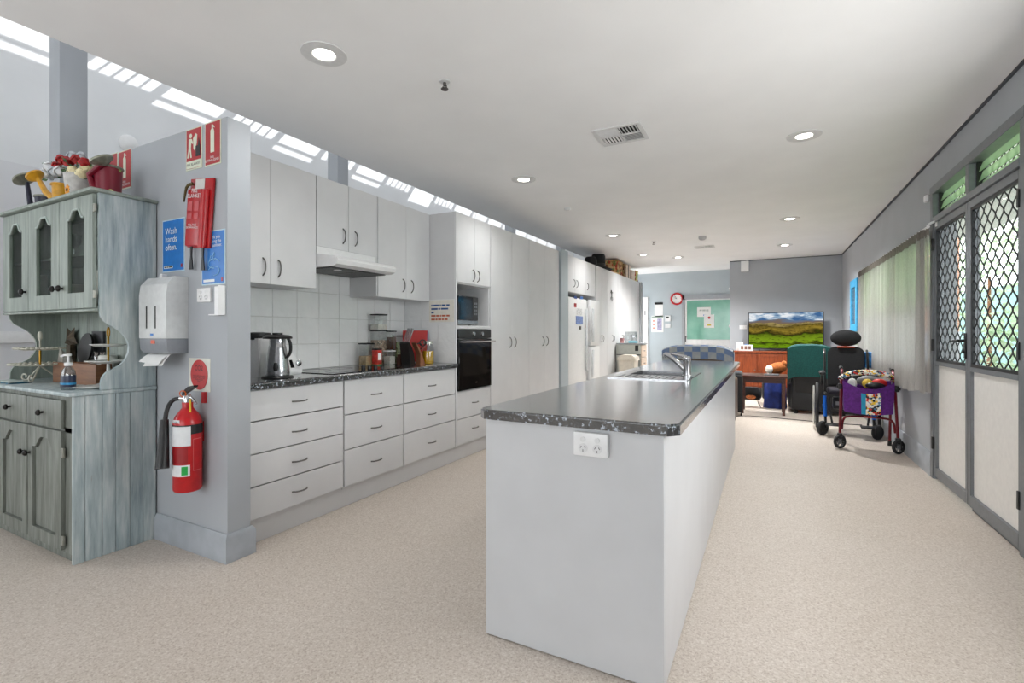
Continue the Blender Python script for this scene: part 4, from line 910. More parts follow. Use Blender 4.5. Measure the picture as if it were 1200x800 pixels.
MB().tube([(cx_-.02+.03*math.cos(a), cy_-.014, vz+.045+.016*math.sin(a)) for a in [2*math.pi*k/10 for k in range(10)]], .003, 6, closed=True).build('pin_ring', M('tag_orange', (214, 100, 30), .5), fe)
B(cx_+.035, cx_+.05, cy_-.012, cy_-.009, vz-.05, vz+.02).build('tag', M('tag_yellow', (214, 176, 30), .5), fe)
MB().tube([(cx_-.05, cy_-.01, vz+.018), (cx_-.085, cy_-.03, vz+.012), (cx_-.092, cy_-.055, vz-.03), (cx_-.076, cy_-.074, zs-.04)], .011, 10, smooth=2).build('hose', BLACK, fe)
q = Vector((cx_-.075, cy_-.075, zs-.03)); e = Vector((cx_-.02, cy_-.115, zs-.275))
MB().cyl(q, e, .019, .032, 20).build('horn', BLACK, fe)
B(cx_-.02, cx_+.02, cy_+.066, YP, zb+.25, zb+.36).build('bracket', RED, fe); B(cx_+.03, cx_+.05, YP-.02, YP, vz-.01, vz+.05).build('hook', RED, fe)
# wall switch and bracket
gpo('wall_socket', 'small white wall socket below the sanitiser poster', -2.804, -2.68, 1.39, 1.467, YP, .012)
hb = thing('dispenser_bracket', 'white empty bracket at the partition edge', 'bracket', (-2.6, 1.57, 1.315))
B(-2.655, -2.558, YP-.004, YP, 1.315, 1.472, .002, 1).build('back_plate', WHITEP, hb); B(-2.562, -2.558, YP-.04, YP-.004, 1.315, 1.472).build('flange', WHITEP, hb); B(-2.655, -2.562, YP-.035, YP-.004, 1.315, 1.32).build('lower_flange', WHITEP, hb)
for z in (1.35, 1.44): MB().cyl((-2.61, YP-.004, z), (-2.61, YP-.0055, z), .006, n=10).build('hole', BLACK, hb)
rd = px(152, 168, -5.97)
MB().lathe([(.09, 0), (.09, .02), (.07, .035), (.03, .04), (0, .045)], (-6, rd.y, rd.z), 28, Matrix.Rotation(R(90), 3, 'Y')).build('round_fitting', WHITEP, label='round white fitting on the high wall above the partition', cat='wall light')
# ================================================================== ON THE KITCHEN WORKTOP
ZW = .9355
# jug kettle / blender jug
kc = (-2.755, 2.045)
kt = thing('steel_jug', 'stainless steel jug with black handle on the worktop', 'jug', (*kc, ZW))
MB().lathe([(.092, ZW), (.095, ZW+.006), (.09, ZW+.012), (0, ZW+.012)], (*kc, 0), 28).build('base', BLACK, kt)
MB().lathe([(.070, ZW+.0125), (.072, ZW+.02), (.070, ZW+.06), (.062, ZW+.13), (.052, ZW+.19), (.0505, ZW+.20), (.047, ZW+.205), (.047, ZW+.245), (0, ZW+.245)], (*kc, 0), 32).build('body', STEEL, kt)
MB().lathe([(.04, ZW+.2455), (.085, ZW+.248), (.088, ZW+.258), (.07, ZW+.27), (.03, ZW+.274), (.03, ZW+.285), (0, ZW+.286)], (*kc, 0), 28).build('lid', BLACK, kt)
MB().tube([(kc[0]+.07, kc[1]+.02, ZW+.255), (kc[0]+.085, kc[1]+.03, ZW+.22), (kc[0]+.085, kc[1]+.03, ZW+.16), (kc[0]+.062, kc[1]+.02, ZW+.13)], .010, 8, smooth=2).build('handle', BLACK, kt)
MB().lathe([(.012, 0), (.016, .02), (.01, .05), (0, .052)], (kc[0]+.05, kc[1]-.05, ZW+.05), 10).build('tap_lever', BLACK, kt)
# thermal cooker
tc_ = thing('thermo_cooker', 'white thermo cooker with screen behind the steel jug', 'food processor', (-2.98, 2.17, ZW))
MB().prism([(2.02, ZW), (2.35, ZW), (2.36, ZW+.04), (2.30, ZW+.12), (2.20, ZW+.23), (2.15, ZW+.25), (2.02, ZW+.25)], 'yz', -3.12, -2.90, .01).build('housing', WHITEP, tc_)
MB().prism([(2.255, ZW+.045), (2.285, ZW+.045), (2.262, ZW+.1), (2.24, ZW+.1)], 'yz', -2.901, -2.898).build('screen', BLACKG, tc_)
MB().lathe([(.022, 0), (.022, .008), (.016, .012), (0, .012)], (-2.90, 2.315, ZW+.075), 18, Matrix.Rotation(R(90), 3, 'Y')).build('dial', CHROME, tc_)
MB().lathe([(.08, ZW+.24), (.085, ZW+.26), (.08, ZW+.285), (.03, ZW+.29), (0, ZW+.29)], (-3.0, 2.08, 0), 24).build('bowl_lid', BLACK, tc_)
# cooktop
ct = thing('cooktop', 'black glass cooktop let into the kitchen worktop', 'cooktop', (-2.88, 2.74, ZW))
B(-3.14, -2.63, 2.37, 3.08, ZW, ZW+.005, .002, 1).build('glass', BLACKG, ct)
for x_, y_, r in ((-2.99, 2.55, .10), (-2.76, 2.53, .08), (-3.0, 2.80, .085)): MB().tube([(x_+r*math.cos(a), y_+r*math.sin(a), ZW+.0052) for a in [2*math.pi*k/28 for k in range(28)]], .0012, 4, closed=True).build('burner_ring', GREYP, ct)
for x_, y_ in ((-2.83, 2.86), (-2.786, 2.884), (-2.744, 2.906), (-2.698, 2.93)): MB().lathe([(.016, 0), (.016, .018), (.013, .022), (0, .022)], (x_, y_, ZW+.005), 14).build('knob', BLACK, ct)
JG = M_glass('jar_plastic', (242, 244, 244), .12, .06)
def jar(name, label, c, w, d, h, fill, fh, z0=ZW, lidm=None, cat='container', grp='storage containers on the worktop', lid_h=.012):
    o = thing(name, label, cat, (c[0], c[1], z0), grp)
    B(c[0]-w/2, c[0]+w/2, c[1]-d/2, c[1]+d/2, z0, z0+h, .006, 2).build('jar', JG, o)
    B(c[0]-w/2+.004, c[0]+w/2-.004, c[1]-d/2+.004, c[1]+d/2-.004, z0+.004, z0+fh).build('contents', fill, o)
    B(c[0]-w/2-.003, c[0]+w/2+.003, c[1]-d/2-.003, c[1]+d/2+.003, z0+h+.0005, z0+h+lid_h, .003, 1).build('lid', lidm or BLACK, o)
    return o
OATS = M('oats', (176, 150, 112), .9, var=.2, scale=120); PAST = M('pasta', (150, 132, 116), .9, var=.4, scale=60); COFF = M('coffee', (60, 30, 16), .8, var=.2); RICE = M('rice', (214, 210, 200), .9, var=.12, scale=90); HERB = M('herbs', (112, 120, 84), .9, var=.5, scale=70)
jar('container', 'clear container of oats at the left of the worktop jars', (-3.10, 3.17), .09, .10, .185, OATS, .085)
jar('container', 'clear container of cereal below the topmost stacked container', (-3.12, 3.345), .095, .12, .30, PAST, .22)
jar('container', 'topmost clear container stacked above the cereal', (-3.12, 3.345), .095, .12, .13, RICE, .05, ZW+.313)
jar('container', 'container of coffee with brown contents above the flour jar', (-3.035, 3.415), .058, .07, .165, COFF, .12, ZW+.128)
jar('container', 'small white flour jar below the coffee container', (-3.02, 3.375), .075, .075, .115, RICE, .075, lidm=WHITEP)
jar('container', 'clear herb jar with green label beside the knife block', (-3.06, 3.53), .06, .09, .25, HERB, .20)
rc = thing('red_tin', 'small red and green printed tin in front of the containers', 'tin', (-3.02, 3.21, ZW))
B(-3.05, -2.99, 3.185, 3.245, ZW+.012, ZW+.135, .004).build('tin', M('tin_red', (186, 52, 44), .3, var=.25, scale=40), rc); B(-3.052, -2.988, 3.183, 3.247, ZW, ZW+.012).build('tin_base', M('tin_green', (50, 110, 70), .4), rc); B(-3.052, -2.988, 3.183, 3.247, ZW+.1355, ZW+.15, .003, 1).build('lid', BLACK, rc)
B(-2.9885, -2.988, 3.195, 3.235, ZW+.05, ZW+.11).build('label', PAPER, rc)
MB().lathe([(.024, ZW), (.024, ZW+.065), (.018, ZW+.075), (.018, ZW+.09), (0, ZW+.09)], (-2.955, 3.43, 0), 14).build('spice_jar', COFF, label='tiny dark spice jar beside the knife block', cat='jar')
# knife block with knives, scissors
kb = thing('knife_block', 'black and copper knife block with knives and scissors', 'knife block', (-2.86, 3.44, ZW))
MB().prism([(3.40, ZW), (3.47, ZW), (3.45, ZW+.10), (3.42, ZW+.16), (3.385, ZW+.205), (3.37, ZW+.19), (3.385, ZW+.1)], 'yz', -2.90, -2.802).build('block', BLACK, kb)
MB().prism([(3.472, ZW), (3.545, ZW), (3.50, ZW+.09), (3.455, ZW+.16), (3.41, ZW+.20), (3.436, ZW+.155), (3.473, ZW+.10)], 'yz', -2.80, -2.75).build('copper_side', M('copper', (176, 118, 88), .3, .7), kb)
for k in range(4): MB().tube([(-2.885+.02*k, 3.395, ZW+.19), (-2.875+.02*k, 3.445, ZW+.30), (-2.873+.02*k, 3.455, ZW+.325)], [.005, .007], 8).build('knife_handle', STEEL, kb)
for s in (0, 1): MB().tube([(-2.76+.03*math.cos(a)*.6, 3.47+.05*s+.02*math.cos(a), ZW+.165+.03*s+.028*math.sin(a)) for a in [2*math.pi*k/14 for k in range(14)]], .006, 6, closed=True).build('scissor_handle', BLACK, kb)
bk = thing('cookbook', 'large red cookbook standing at the worktop corner', 'book', (-2.98, 3.70, ZW))
rb = Matrix.Rotation(R(28), 3, 'Z') @ Matrix.Rotation(R(-8), 3, 'X')
for n_, yo, t_, mt in (('cover', -.018, .003, M('cover_red', (182, 34, 30), .35)), ('pages', 0, .032, PAPER), ('back_cover', .018, .003, M('cover_blue', (40, 84, 150), .4))):
    MB().rbox(Vector((-2.985, 3.69, ZW+.157)) + rb @ Vector((0, yo, 0)), (.235 if n_ != 'pages' else .225, t_, .30), rb).build(n_, mt, bk)
oc = (-2.76, 3.60)
oj = thing('oil_jar', 'glass jar of yellow oil beside the red cookbook', 'jar', (*oc, ZW))
MB().lathe([(.05, ZW), (.054, ZW+.01), (.054, ZW+.14), (.042, ZW+.165), (.042, ZW+.185), (0, ZW+.185)], (*oc, 0), 24).build('jar', JG, oj)
MB().lathe([(.047, ZW+.004), (.0505, ZW+.012), (.0505, ZW+.12), (0, ZW+.12)], (*oc, 0), 24).build('oil', M('oil_yellow', (206, 160, 16), .15), oj)
MB().lathe([(.046, ZW+.1855), (.046, ZW+.205), (.04, ZW+.21), (0, ZW+.21)], (*oc, 0), 24).build('lid', M('lid_clear', (190, 190, 180), .2, .3), oj)
# ================================================================== RIGHT WALL: DOORS, WINDOWS, CURTAIN
GRILLE = M('grille_black', (40, 42, 44), .45, .3)
CREAM = M('door_panel_cream', (232, 229, 224), .4, var=.015)
df = thing('door_1', None, None, (1.27, 4.465, 0), kind='structure')
XF0, XF1 = 1.222, 1.33
m = MB().box(XF0, XF1, 5.262, 5.328, 0, 2.42, .003, 1); m.build('jamb', ALU, df)
B(XF0, XF1, 3.602, 3.665, 0, 2.42, .003, 1).build('jamb', ALU, df)
B(XF0-.004, XF1, 3.602, 5.328, 2.385, 2.45, .003, 1).build('head', ALU, df)
B(XF0-.004, XF1, 3.665, 5.262, 2.135, 2.185, .003, 1).build('transom_bar', ALU, df)
B(XF0, XF1, 4.435, 4.495, 2.185, 2.385, .003, 1).build('transom_mullion', ALU, df)
B(1.245, XF1, 3.665, 4.44, .0, .012).build('sill', ALU, df)
def grille(y0, y1, z0, z1, x, parent, w=.118, h=.060):
    m = MB(); ny = max(2, round((y1-y0)/w*2)); w2 = (y1-y0)/ny; nz = max(2, round((z1-z0)/h)); h2 = (z1-z0)/nz; r = .004
    def strip(a, b):
        d = (b-a).normalized(); sd = Vector((0, -d.z, d.y))*r; nx = Vector((.0022, 0, 0))
        V = [m.bm.verts.new(p+q+k) for p in (a, b) for q in (sd, -sd) for k in (nx, -nx)]
        for f in ((0, 1, 5, 4), (2, 6, 7, 3), (0, 4, 6, 2), (1, 3, 7, 5)): m.bm.faces.new([V[t] for t in f])
    for i in range(ny):
        for j in range(nz):
            up = (i+j) % 2 == 0
            ya, yb = y0+i*w2, y0+(i+1)*w2; za, zb = z0+j*h2, z0+(j+1)*h2
            P = [Vector((x, ya+(yb-ya)*(.5-.5*math.cos(math.pi*q/4)), (za+(zb-za)*q/4) if up else (zb+(za-zb)*q/4))) for q in range(5)]
            for p_, q_ in zip(P, P[1:]): strip(p_, q_)
    return m.build('security_grille', GRILLE, parent, kind='stuff', recalc=True)
def leaf(y0, y1, lab):
    L = bpy.data.objects.new('leaf', None); COL.objects.link(L); L.parent = df
    L['label'] = lab
    st = .042; z0, z1 = .025, 2.132
    m = MB().box(1.232, 1.282, y0, y0+st, z0, z1, .003, 1).box(1.232, 1.282, y1-st, y1, z0, z1, .003, 1).box(1.232, 1.282, y0+st, y1-st, z1-.052, z1).box(1.232, 1.282, y0+st, y1-st, z0, z0+.075).box(1.232, 1.282, y0+st, y1-st, .955, .985)
    m.build('frame', ALU, L)
    B(1.252, 1.262, y0+st, y1-st, z0+.076, .954).build('lower_panel', CREAM, L)
    B(1.268, 1.272, y0+st, y1-st, .986, z1-.053).build('pane', M_glass('door_glass', (244, 244, 244), .07), L)
    grille(y0+st, y1-st, .99, z1-.055, 1.250, L)
    B(1.236, 1.256, y0+st, y1-st, .986, 1.006).add(B(1.236, 1.256, y0+st, y0+st+.012, .986, z1-.052)).add(B(1.236, 1.256, y1-st-.012, y1-st, .986, z1-.052)).add(B(1.236, 1.256, y0+st, y1-st, z1-.07, z1-.052)).build('grille_frame', GRILLE, L)
    return L
L1 = leaf(4.490, 5.258, 'far leaf of the double security door'); L2 = leaf(3.668, 4.480, 'near leaf of the double security door')
for L, yy in ((L1, 5.258), (L2, 3.668)):
    for z in (.30, 1.12, 1.96): B(1.214, 1.232, yy-.012, yy+.012, z-.05, z+.05, .002, 1).build('hinge', BLACK, L)
m = MB().box(1.222, 1.232, 4.498, 4.528, 1.04, 1.22, .003, 1); m.cyl((1.222, 4.513, 1.165), (1.185, 4.513, 1.165), .010, n=10); m.tube([(1.187, 4.513, 1.165), (1.183, 4.56, 1.165), (1.186, 4.625, 1.16)], .008, 8, smooth=1); m.cyl((1.222, 4.513, 1.085), (1.212, 4.513, 1.085), .010, n=10)
m.build('lever_handle', BLACK, L1)
# louvres over the doors: tinted blades, one part each
LOUV, n, out = new_mat('louvre_glass'); v = coords(n)
d = N(n, 'ShaderNodeBsdfTranslucent'); d.inputs[0].default_value = (*lin((228, 242, 214)), 1); t = N(n, 'ShaderNodeBsdfTransparent'); t.inputs[0].default_value = (*lin((224, 242, 216)), 1)
g = N(n, 'ShaderNodeBsdfGlossy'); g.inputs['Roughness'].default_value = .1; g.inputs[0].default_value = (.92, 1, .92, 1)
x1_ = N(n, 'ShaderNodeMixShader'); x1_.inputs[0].default_value = .3; x2_ = N(n, 'ShaderNodeMixShader'); x2_.inputs[0].default_value = .12
n.links.new(t.outputs[0], x1_.inputs[1]); n.links.new(d.outputs[0], x1_.inputs[2]); n.links.new(x1_.outputs[0], x2_.inputs[1]); n.links.new(g.outputs[0], x2_.inputs[2]); n.links.new(x2_.outputs[0], out.inputs[0])
def louvres(parent, y0, y1, z0, z1, k, x=1.285):
    h = (z1-z0)/k
    for i in range(k): MB().rbox((x, (y0+y1)/2, z0+h*(i+.5)), (.005, y1-y0-.03, h*1.12), Matrix.Rotation(R(18), 3, 'Y')).build('louvre_blade', LOUV, parent)
    for yy in (y0, y1-.014): B(1.262, 1.312, yy, yy+.014, z0, z1).build('louvre_clip', BLACK, parent)
louvres(df, 3.668, 4.434, 2.186, 2.384, 3); louvres(df, 4.496, 5.26, 2.186, 2.384, 3)
B(1.235, 1.25, 4.52, 4.55, 2.26, 2.33, .003, 1).build('louvre_lever', BLACK, df)
grille(3.67, 4.43, 2.19, 2.38, 1.325, df); grille(4.50, 5.26, 2.19, 2.38, 1.325, df)
# windows
def window(name, y0, y1, nm, lou):
    o = thing(name, None, None, (1.32, (y0+y1)/2, .9), kind='structure')
    m = MB().box(1.25, 1.36, y0, y1, .9, .945).box(1.25, 1.36, y0, y1, 2.065, 2.11).box(1.25, 1.36, y0, y0+.04, .945, 2.065).box(1.25, 1.36, y1-.04, y1, .945, 2.065)
    st = (y1-y0)/nm
    for i in range(1, nm): m.box(1.26, 1.35, y0+st*i-.022, y0+st*i+.022, .945, 2.065)
    m.build('window_frame', ALU, o)
    for i in range(nm):
        a, b = y0+st*i+.03, y0+st*(i+1)-.03
        if lou:
            B(1.29, 1.32, a, b, 1.46, 1.49).build('mid_rail', ALU, o)
            louvres(o, a, b, 1.49, 2.063, 4, 1.30)
            B(1.303, 1.307, a, b, .946, 1.459).build('pane', MATS['door_glass'], o)
        else: B(1.303, 1.307, a, b, .946, 2.064).build('pane', MATS['door_glass'], o)
    B(1.215, 1.25, y0-.02, y1+.02, .87, .90, .004, 1).build('window_sill', SKIRT, o)
    return o
window('window_1', 5.42, 8.35, 3, True); window('window_2', 1.15, 3.25, 2, False)  # the nearer window is out of view, added for the near lamp
# curtain
SHEER = M_cloth('sheer_curtain', (214, 211, 207), .64, .28)
HEAD = M_cloth('curtain_heading', (150, 142, 136), .35, .04)
cu = thing('curtain', 'long grey sheer curtain hanging over the window', 'curtain', (1.12, 6.6, .68))
NF = 34; ya, yb = 5.21, 8.52
def fold(s):
    a = s*NF*2*math.pi; return .026*math.sin(a)+.012*math.sin(a*.37+1)+.006*math.sin(a*2.1)
def yy_(s): return ya+(yb-ya)*s
def cz_(s): return .72-.07*min(1, s*2)+.012*math.sin(s*30)
MB().grid(lambda s, t: (1.168+fold(s)*(.6+.3*(1-t)), yy_(s), cz_(s)+(2.04-cz_(s))*t), 380, 8).build('drape', SHEER, cu, recalc=False)
def pleat(s):
    a = s*NF*2*math.pi; return .024*(1 if math.sin(a) > 0 else -1)*abs(math.sin(a))**.4
MB().grid(lambda s, t: (1.168+pleat(s), yy_(s), 2.018+.072*t), 380, 2).build('heading', HEAD, cu, recalc=False)
m = MB(); m.grid(lambda s, t: (1.16+.008*math.sin(s*7), 5.205+.16*s, cz_(0)-.01+(2.04-cz_(0))*t), 20, 6); m.build('side_hem', SHEER, cu, recalc=False)
rod = thing('curtain_rod', 'white curtain rod with bracket above the sheer curtain', 'curtain rod', (1.15, 6.6, 2.08))
MB().cyl((1.175, 5.17, 2.098), (1.175, 8.58, 2.098), .010, n=12).build('rod', WHITEP, rod)
for q in (5.19, 8.56): MB().tube([(XR, q, 2.14), (1.21, q, 2.14), (1.175, q, 2.115), (1.175, q, 2.098)], .009, 8, smooth=1).box(1.228, XR, q-.02, q+.02, 2.10, 2.16).build('bracket', WHITEP, rod)
wl = py(1092, 222, 5.4)
B(1.21, XR, 5.42, 5.48, 2.36, 2.42, .01).build('door_sensor', WHITEP, label='small white sensor on the wall left of the door head', cat='sensor')
# pictures on the right wall
bf = thing('framed_mirror', 'bright blue framed mirror on the right wall', 'mirror', (1.225, 9.44, 1.247))
BLF = M('frame_blue', (58, 158, 206), .5, var=.1, scale=18)
m = MB(); m.holed([(9.10, 1.247), (9.78, 1.247), (9.78, 2.07), (9.10, 2.07)], [(9.24, 1.36), (9.66, 1.36), (9.66, 1.95), (9.24, 1.95)], 'yz', 1.205, 1.239); m.build('frame', BLF, bf)
B(1.228, 1.236, 9.23, 9.67, 1.35, 1.96).build('mirror', M('mirror_grey', (140, 140, 140), .12, .6), bf)
def wallpic(name, lab, u0, v0, u1, v1, mat, cat='picture', t=.012):
    a, b = px(u0, v0, XR), px(u1, v1, XR); B(XR-t, XR-.0005, a.y, b.y, b.z, a.z).build(name, mat, label=lab, cat=cat, group='small pictures on the right wall')
wallpic('picture', 'brown patterned picture left of the blue mirror', 996.5, 370, 999, 384, M('pic_brown', (120, 84, 56), .6, var=.4, scale=20))
wallpic('picture', 'green photograph below the blue mirror', 1001.5, 389, 1006, 404, M('pic_green', (110, 140, 90), .6, var=.4, scale=14), 'photograph', .006)
wallpic('picture', 'dark landscape photograph at the lower left of the blue mirror', 996.5, 388, 1000.5, 399, M('pic_dark', (96, 98, 78), .6, var=.5, scale=14), 'photograph', .006)
# ================================================================== CEILING FITTINGS
LENS = M_emit('downlight_lens', (255, 250, 240), 14)
TRIM = M('downlight_trim', (216, 216, 216), .5, var=.02)
dl_labels = ['large bright downlight in the ceiling above the drawers by the partition', 'bright downlight in the ceiling above the oven tower', 'downlight in the ceiling level with the first fridge', 'farthest downlight on the cupboard side of the ceiling',
             'bright downlight in the ceiling inside the double security doors', 'downlight in the ceiling level with the sheer curtain', 'farthest downlight on the window side of the ceiling', 'downlight in the ceiling in front of the green door']
for (x_, y_, pw_), lab in zip(((-2.085, 1.825, 45), (-2.085, 4.21, 55), (-2.085, 7.27, 85), (-2.085, 9.3, 75), (.24, 4.255, 100), (.25, 7.26, 320), (.25, 9.4, 460), (-1.56, 9.95, 340)), dl_labels):
    o = thing('downlight', lab, 'downlight', (x_, y_, 2.69), 'ceiling downlights')
    MB().lathe([(.118, 2.6998), (.116, 2.695), (.062, 2.692), (.056, 2.6965), (.05, 2.6985)], (x_, y_, 0), 32, caps=False).build('trim', TRIM, o)
    MB().cyl((x_, y_, 2.6975), (x_, y_, 2.6955), .054, n=24).build('lens', LENS, o)
    l = bpy.data.lights.new('downlight_lamp', 'SPOT'); l.energy = pw_; l.spot_size = R(140); l.spot_blend = .9; l.shadow_soft_size = .09; l.color = (1, .995, .985)
    lo = bpy.data.objects.new('downlight_lamp', l); COL.objects.link(lo); lo.location = (0, 0, -.01); lo.parent = o
def sprinkler(c, lab):
    o = thing('sprinkler', lab, 'sprinkler', (*c, 2.65), 'ceiling sprinklers')
    MB().lathe([(.032, 2.6995), (.03, 2.694), (.014, 2.69)], (*c, 0), 20).build('escutcheon', TRIM, o)
    m = MB().cyl((*c, 2.69), (*c, 2.672), .010, n=12); m.tube([(c[0]-.013, c[1], 2.672), (c[0]-.013, c[1], 2.655)], .003, 6); m.tube([(c[0]+.013, c[1], 2.672), (c[0]+.013, c[1], 2.655)], .003, 6); m.build('body', NICKEL, o)
    MB().cyl((*c, 2.655), (*c, 2.651), .022, n=16).build('deflector', NICKEL, o)
sprinkler((-1.683, 2.352), 'chrome fire sprinkler in the ceiling nearest the island'); sprinkler((-1.64, 8.06), 'small fire sprinkler farther down the ceiling')
MB().lathe([(.04, 2.6995), (.036, 2.685), (.02, 2.675), (0, 2.674)], (-2.109, 5.431, 0), 20).build('ceiling_sensor', TRIM, label='small round white sensor in the ceiling above the pantry', cat='sensor')
MB().lathe([(.055, 2.6995), (.055, 2.67), (.045, 2.655), (.03, 2.645), (0, 2.643)], (-.893, 7.98, 0), 24).build('smoke_detector', M('detector_grey', (176, 176, 176), .5), label='round smoke detector in front of the far air vent', cat='smoke detector')
def vent(x0, x1, y0, y1, lab):
    o = thing('air_vent', lab, 'vent', ((x0+x1)/2, (y0+y1)/2, 2.69), 'ceiling air vents')
    m = MB(); m.holed([(x0, y0), (x1, y0), (x1, y1), (x0, y1)], [(x0+.03, y0+.03), (x1-.03, y0+.03), (x1-.03, y1-.03), (x0+.03, y1-.03)], 'xy', 2.691, 2.6995); m.build('frame', TRIM, o)
    B(x0+.03, x1-.03, y0+.03, y1-.03, 2.6985, 2.6996).build('backing', M('vent_dark', (40, 40, 40), .8), o)
    xm, ym = (x0+x1)/2, (y0+y1)/2
    B(xm-.006, xm+.006, y0+.03, y1-.03, 2.691, 2.698).add(B(x0+.03, x1-.03, ym-.006, ym+.006, 2.691, 2.698)).build('divider', TRIM, o)
    for qx in (0, 1):
        for qy in (0, 1):
            ax0, ax1 = (x0+.03, xm-.006) if qx == 0 else (xm+.006, x1-.03); ay0, ay1 = (y0+.03, ym-.006) if qy == 0 else (ym+.006, y1-.03)
            for k in range(6):
                if (qx+qy) % 2 == 0:
                    yk = ay0+(ay1-ay0)*(k+.5)/6; MB().rbox(((ax0+ax1)/2, yk, 2.6945), (ax1-ax0, .012, .003), Matrix.Rotation(R(35 if qy else -35), 3, 'X')).build('slat', TRIM, o)
                else:
                    xk = ax0+(ax1-ax0)*(k+.5)/6; MB().rbox((xk, (ay0+ay1)/2, 2.6945), (.012, ay1-ay0, .003), Matrix.Rotation(R(35 if qx else -35), 3, 'Y')).build('slat', TRIM, o)
vent(-1.145, -.795, 3.425, 3.755, 'square ceiling air vent above the island sink'); vent(-1.12, -.81, 8.83, 9.07, 'square ceiling air vent at the far end')
# ================================================================== FAR WALLS
YD = 12.4
dr_ = thing('door_2', None, None, (-1.2, 12.38, 0), kind='structure')
xa, xb2 = -1.845, -.705
m = MB().box(xa, xa+.06, YD-.035, YD, 0, 2.13).box(xa, xb2, YD-.035, YD, 2.03, 2.13); m.build('door_frame', M('door_frame_grey', (166, 170, 176), .5), dr_)
m = MB().box(xa+.065, xa+.11, YD-.025, YD-.001, .02, 2.025).box(xa+.11, xb2, YD-.025, YD-.001, .02, .12).box(xa+.11, xb2, YD-.025, YD-.001, .95, 1.065).box(xa+.11, xb2, YD-.025, YD-.001, 2.0, 2.025); m.build('door_leaf', WHITEP, dr_)
m, n, out = new_mat('green_glass'); v = coords(n); b_ = bsdf(n, out, ramp(n, noise(n, v, 1.5, 4), [(.3, (96, 160, 138)), (.7, (150, 204, 184))]), .08, spec=.6)
B(xa+.11, xb2, YD-.016, YD-.008, 1.066, 1.999).build('pane', MATS['green_glass'], dr_)
B(xa+.11, xb2, YD-.02, YD-.006, .121, .949).build('lower_panel', WHITEP, dr_)
MB().box(xa+.07, xa+.095, YD-.032, YD-.025, 1.0, 1.15).tube([(xa+.082, YD-.03, 1.12), (xa+.082, YD-.07, 1.12), (xa+.13, YD-.075, 1.12)], .008, 8).build('handle', NICKEL, dr_)
def wallflat(name, lab, u0, v0, u1, v1, mat, cat, Y=YD, t=.006, grp=None):
    a, b = py(u0, v0, Y), py(u1, v1, Y); o = thing(name, lab, cat, ((a.x+b.x)/2, Y-t/2, b.z), grp); B(a.x, b.x, Y-t, Y-.0005, b.z, a.z, .001, 1).build('face', mat, o); return o, a.x, b.x, b.z, a.z, Y-t
o, x0, x1, z0, z1, y = wallflat('notice', 'pale printed notice on the green door glass', 817, 360, 833, 371, PAPER, 'notice', YD-.0165, .003)
B(x0+.14, x0+.2, y-.001, y, z0+.02, z0+.055).build('print_mark', BLUE, o); print_lines(M('ink_grey', (120, 140, 134), .6), o, x0+.05, x1-.05, z1-.06, y-.0005, [[5, 6, 5], [4, 7, 5]], .018, .04)
o, x0, x1, z0, z1, y = wallflat('notice', 'white notice with red and yellow marks on the green door', 825, 368.5, 837, 384, PAPER, 'notice', YD-.0205, .003)
MB().cyl(((x0+x1)/2, y, z1-.075), ((x0+x1)/2, y-.0015, z1-.075), .03, n=16).build('print_mark', RED, o); B(x0+.07, x1-.07, y-.001, y, z0+.05, z0+.085).build('print_mark', M('mark_yellow', (214, 196, 40), .5), o)
ck = thing('wall_clock', 'round red rimmed wall clock', 'clock', (-1.975, 12.36, 1.9)); cc = py(793, 350, YD-.03)
RX = Matrix.Rotation(R(90), 3, 'X')
MB().lathe([(.108, 0), (.15, 0), (.152, .02), (.14, .035), (.112, .03), (.108, 0)], (cc.x, YD-.001, cc.z), 32, RX, caps=False).build('rim', M('clock_red', (190, 28, 34), .35), ck)
MB().lathe([(0, .008), (.121, .008), (.121, .012), (0, .012)], (cc.x, YD-.001, cc.z), 32, RX).build('dial', PAPER, ck)
for k in range(12): MB().rbox((cc.x+.1*math.sin(R(30*k)), YD-.014, cc.z+.1*math.cos(R(30*k))), (.006, .002, .018), Matrix.Rotation(R(30*k), 3, 'Y')).build('hour_mark', INKB, ck)
for a_, l_ in ((-60, .06), (-35, .085)): MB().rbox((cc.x+l_/2*math.sin(R(a_)), YD-.017, cc.z+l_/2*math.cos(R(a_))), (.007, .002, l_), Matrix.Rotation(R(a_), 3, 'Y')).build('hand', INKB, ck)
o, x0, x1, z0, z1, y = wallflat('clipboard', 'clipboard with white sheet on the far wall left of the clock', 767, 355, 777, 371, PAPER, 'clipboard')
B(x0, x1, y-.006, y, z1-.04, z1+.015, .003, 1).build('clip', BLACK, o)
o, x0, x1, z0, z1, y = wallflat('evacuation_plan', 'white evacuation plan sheet with coloured key on the far wall', 763.5, 370, 777.5, 389, PAPER, 'notice')
B(x0+.01, x1-.01, y-.001, y, z1-.04, z1-.02).build('title_strip', M('ink_green', (90, 130, 110), .6), o)
B(x0+.14, x0+.25, y-.001, y, z0+.05, z1-.07).build('plan_drawing', M('ink_lilac', (160, 156, 182), .6, var=.2, scale=30), o)
for k in range(3): B(x0+.03, x0+.08, y-.001, y, z0+.08+.09*k, z0+.12+.09*k).build('key_mark', M('ink_pink', (220, 150, 130), .6), o)
o, x0, x1, z0, z1, y = wallflat('thermostat', 'white wall controller with dark screen on the far wall', 779.5, 369.5, 786, 376.5, WHITEP, 'controller', t=.025); B(x0+.03, x1-.04, y-.001, y, z0+.075, z1-.03).build('screen', INKB, o)
wallflat('light_switch', 'white switch plate below the wall controller', 779.5, 379, 786, 384, WHITEP, 'switch', t=.012)
fr = thing('door_3', None, None, (-2.75, 12.39, 0), kind='structure')
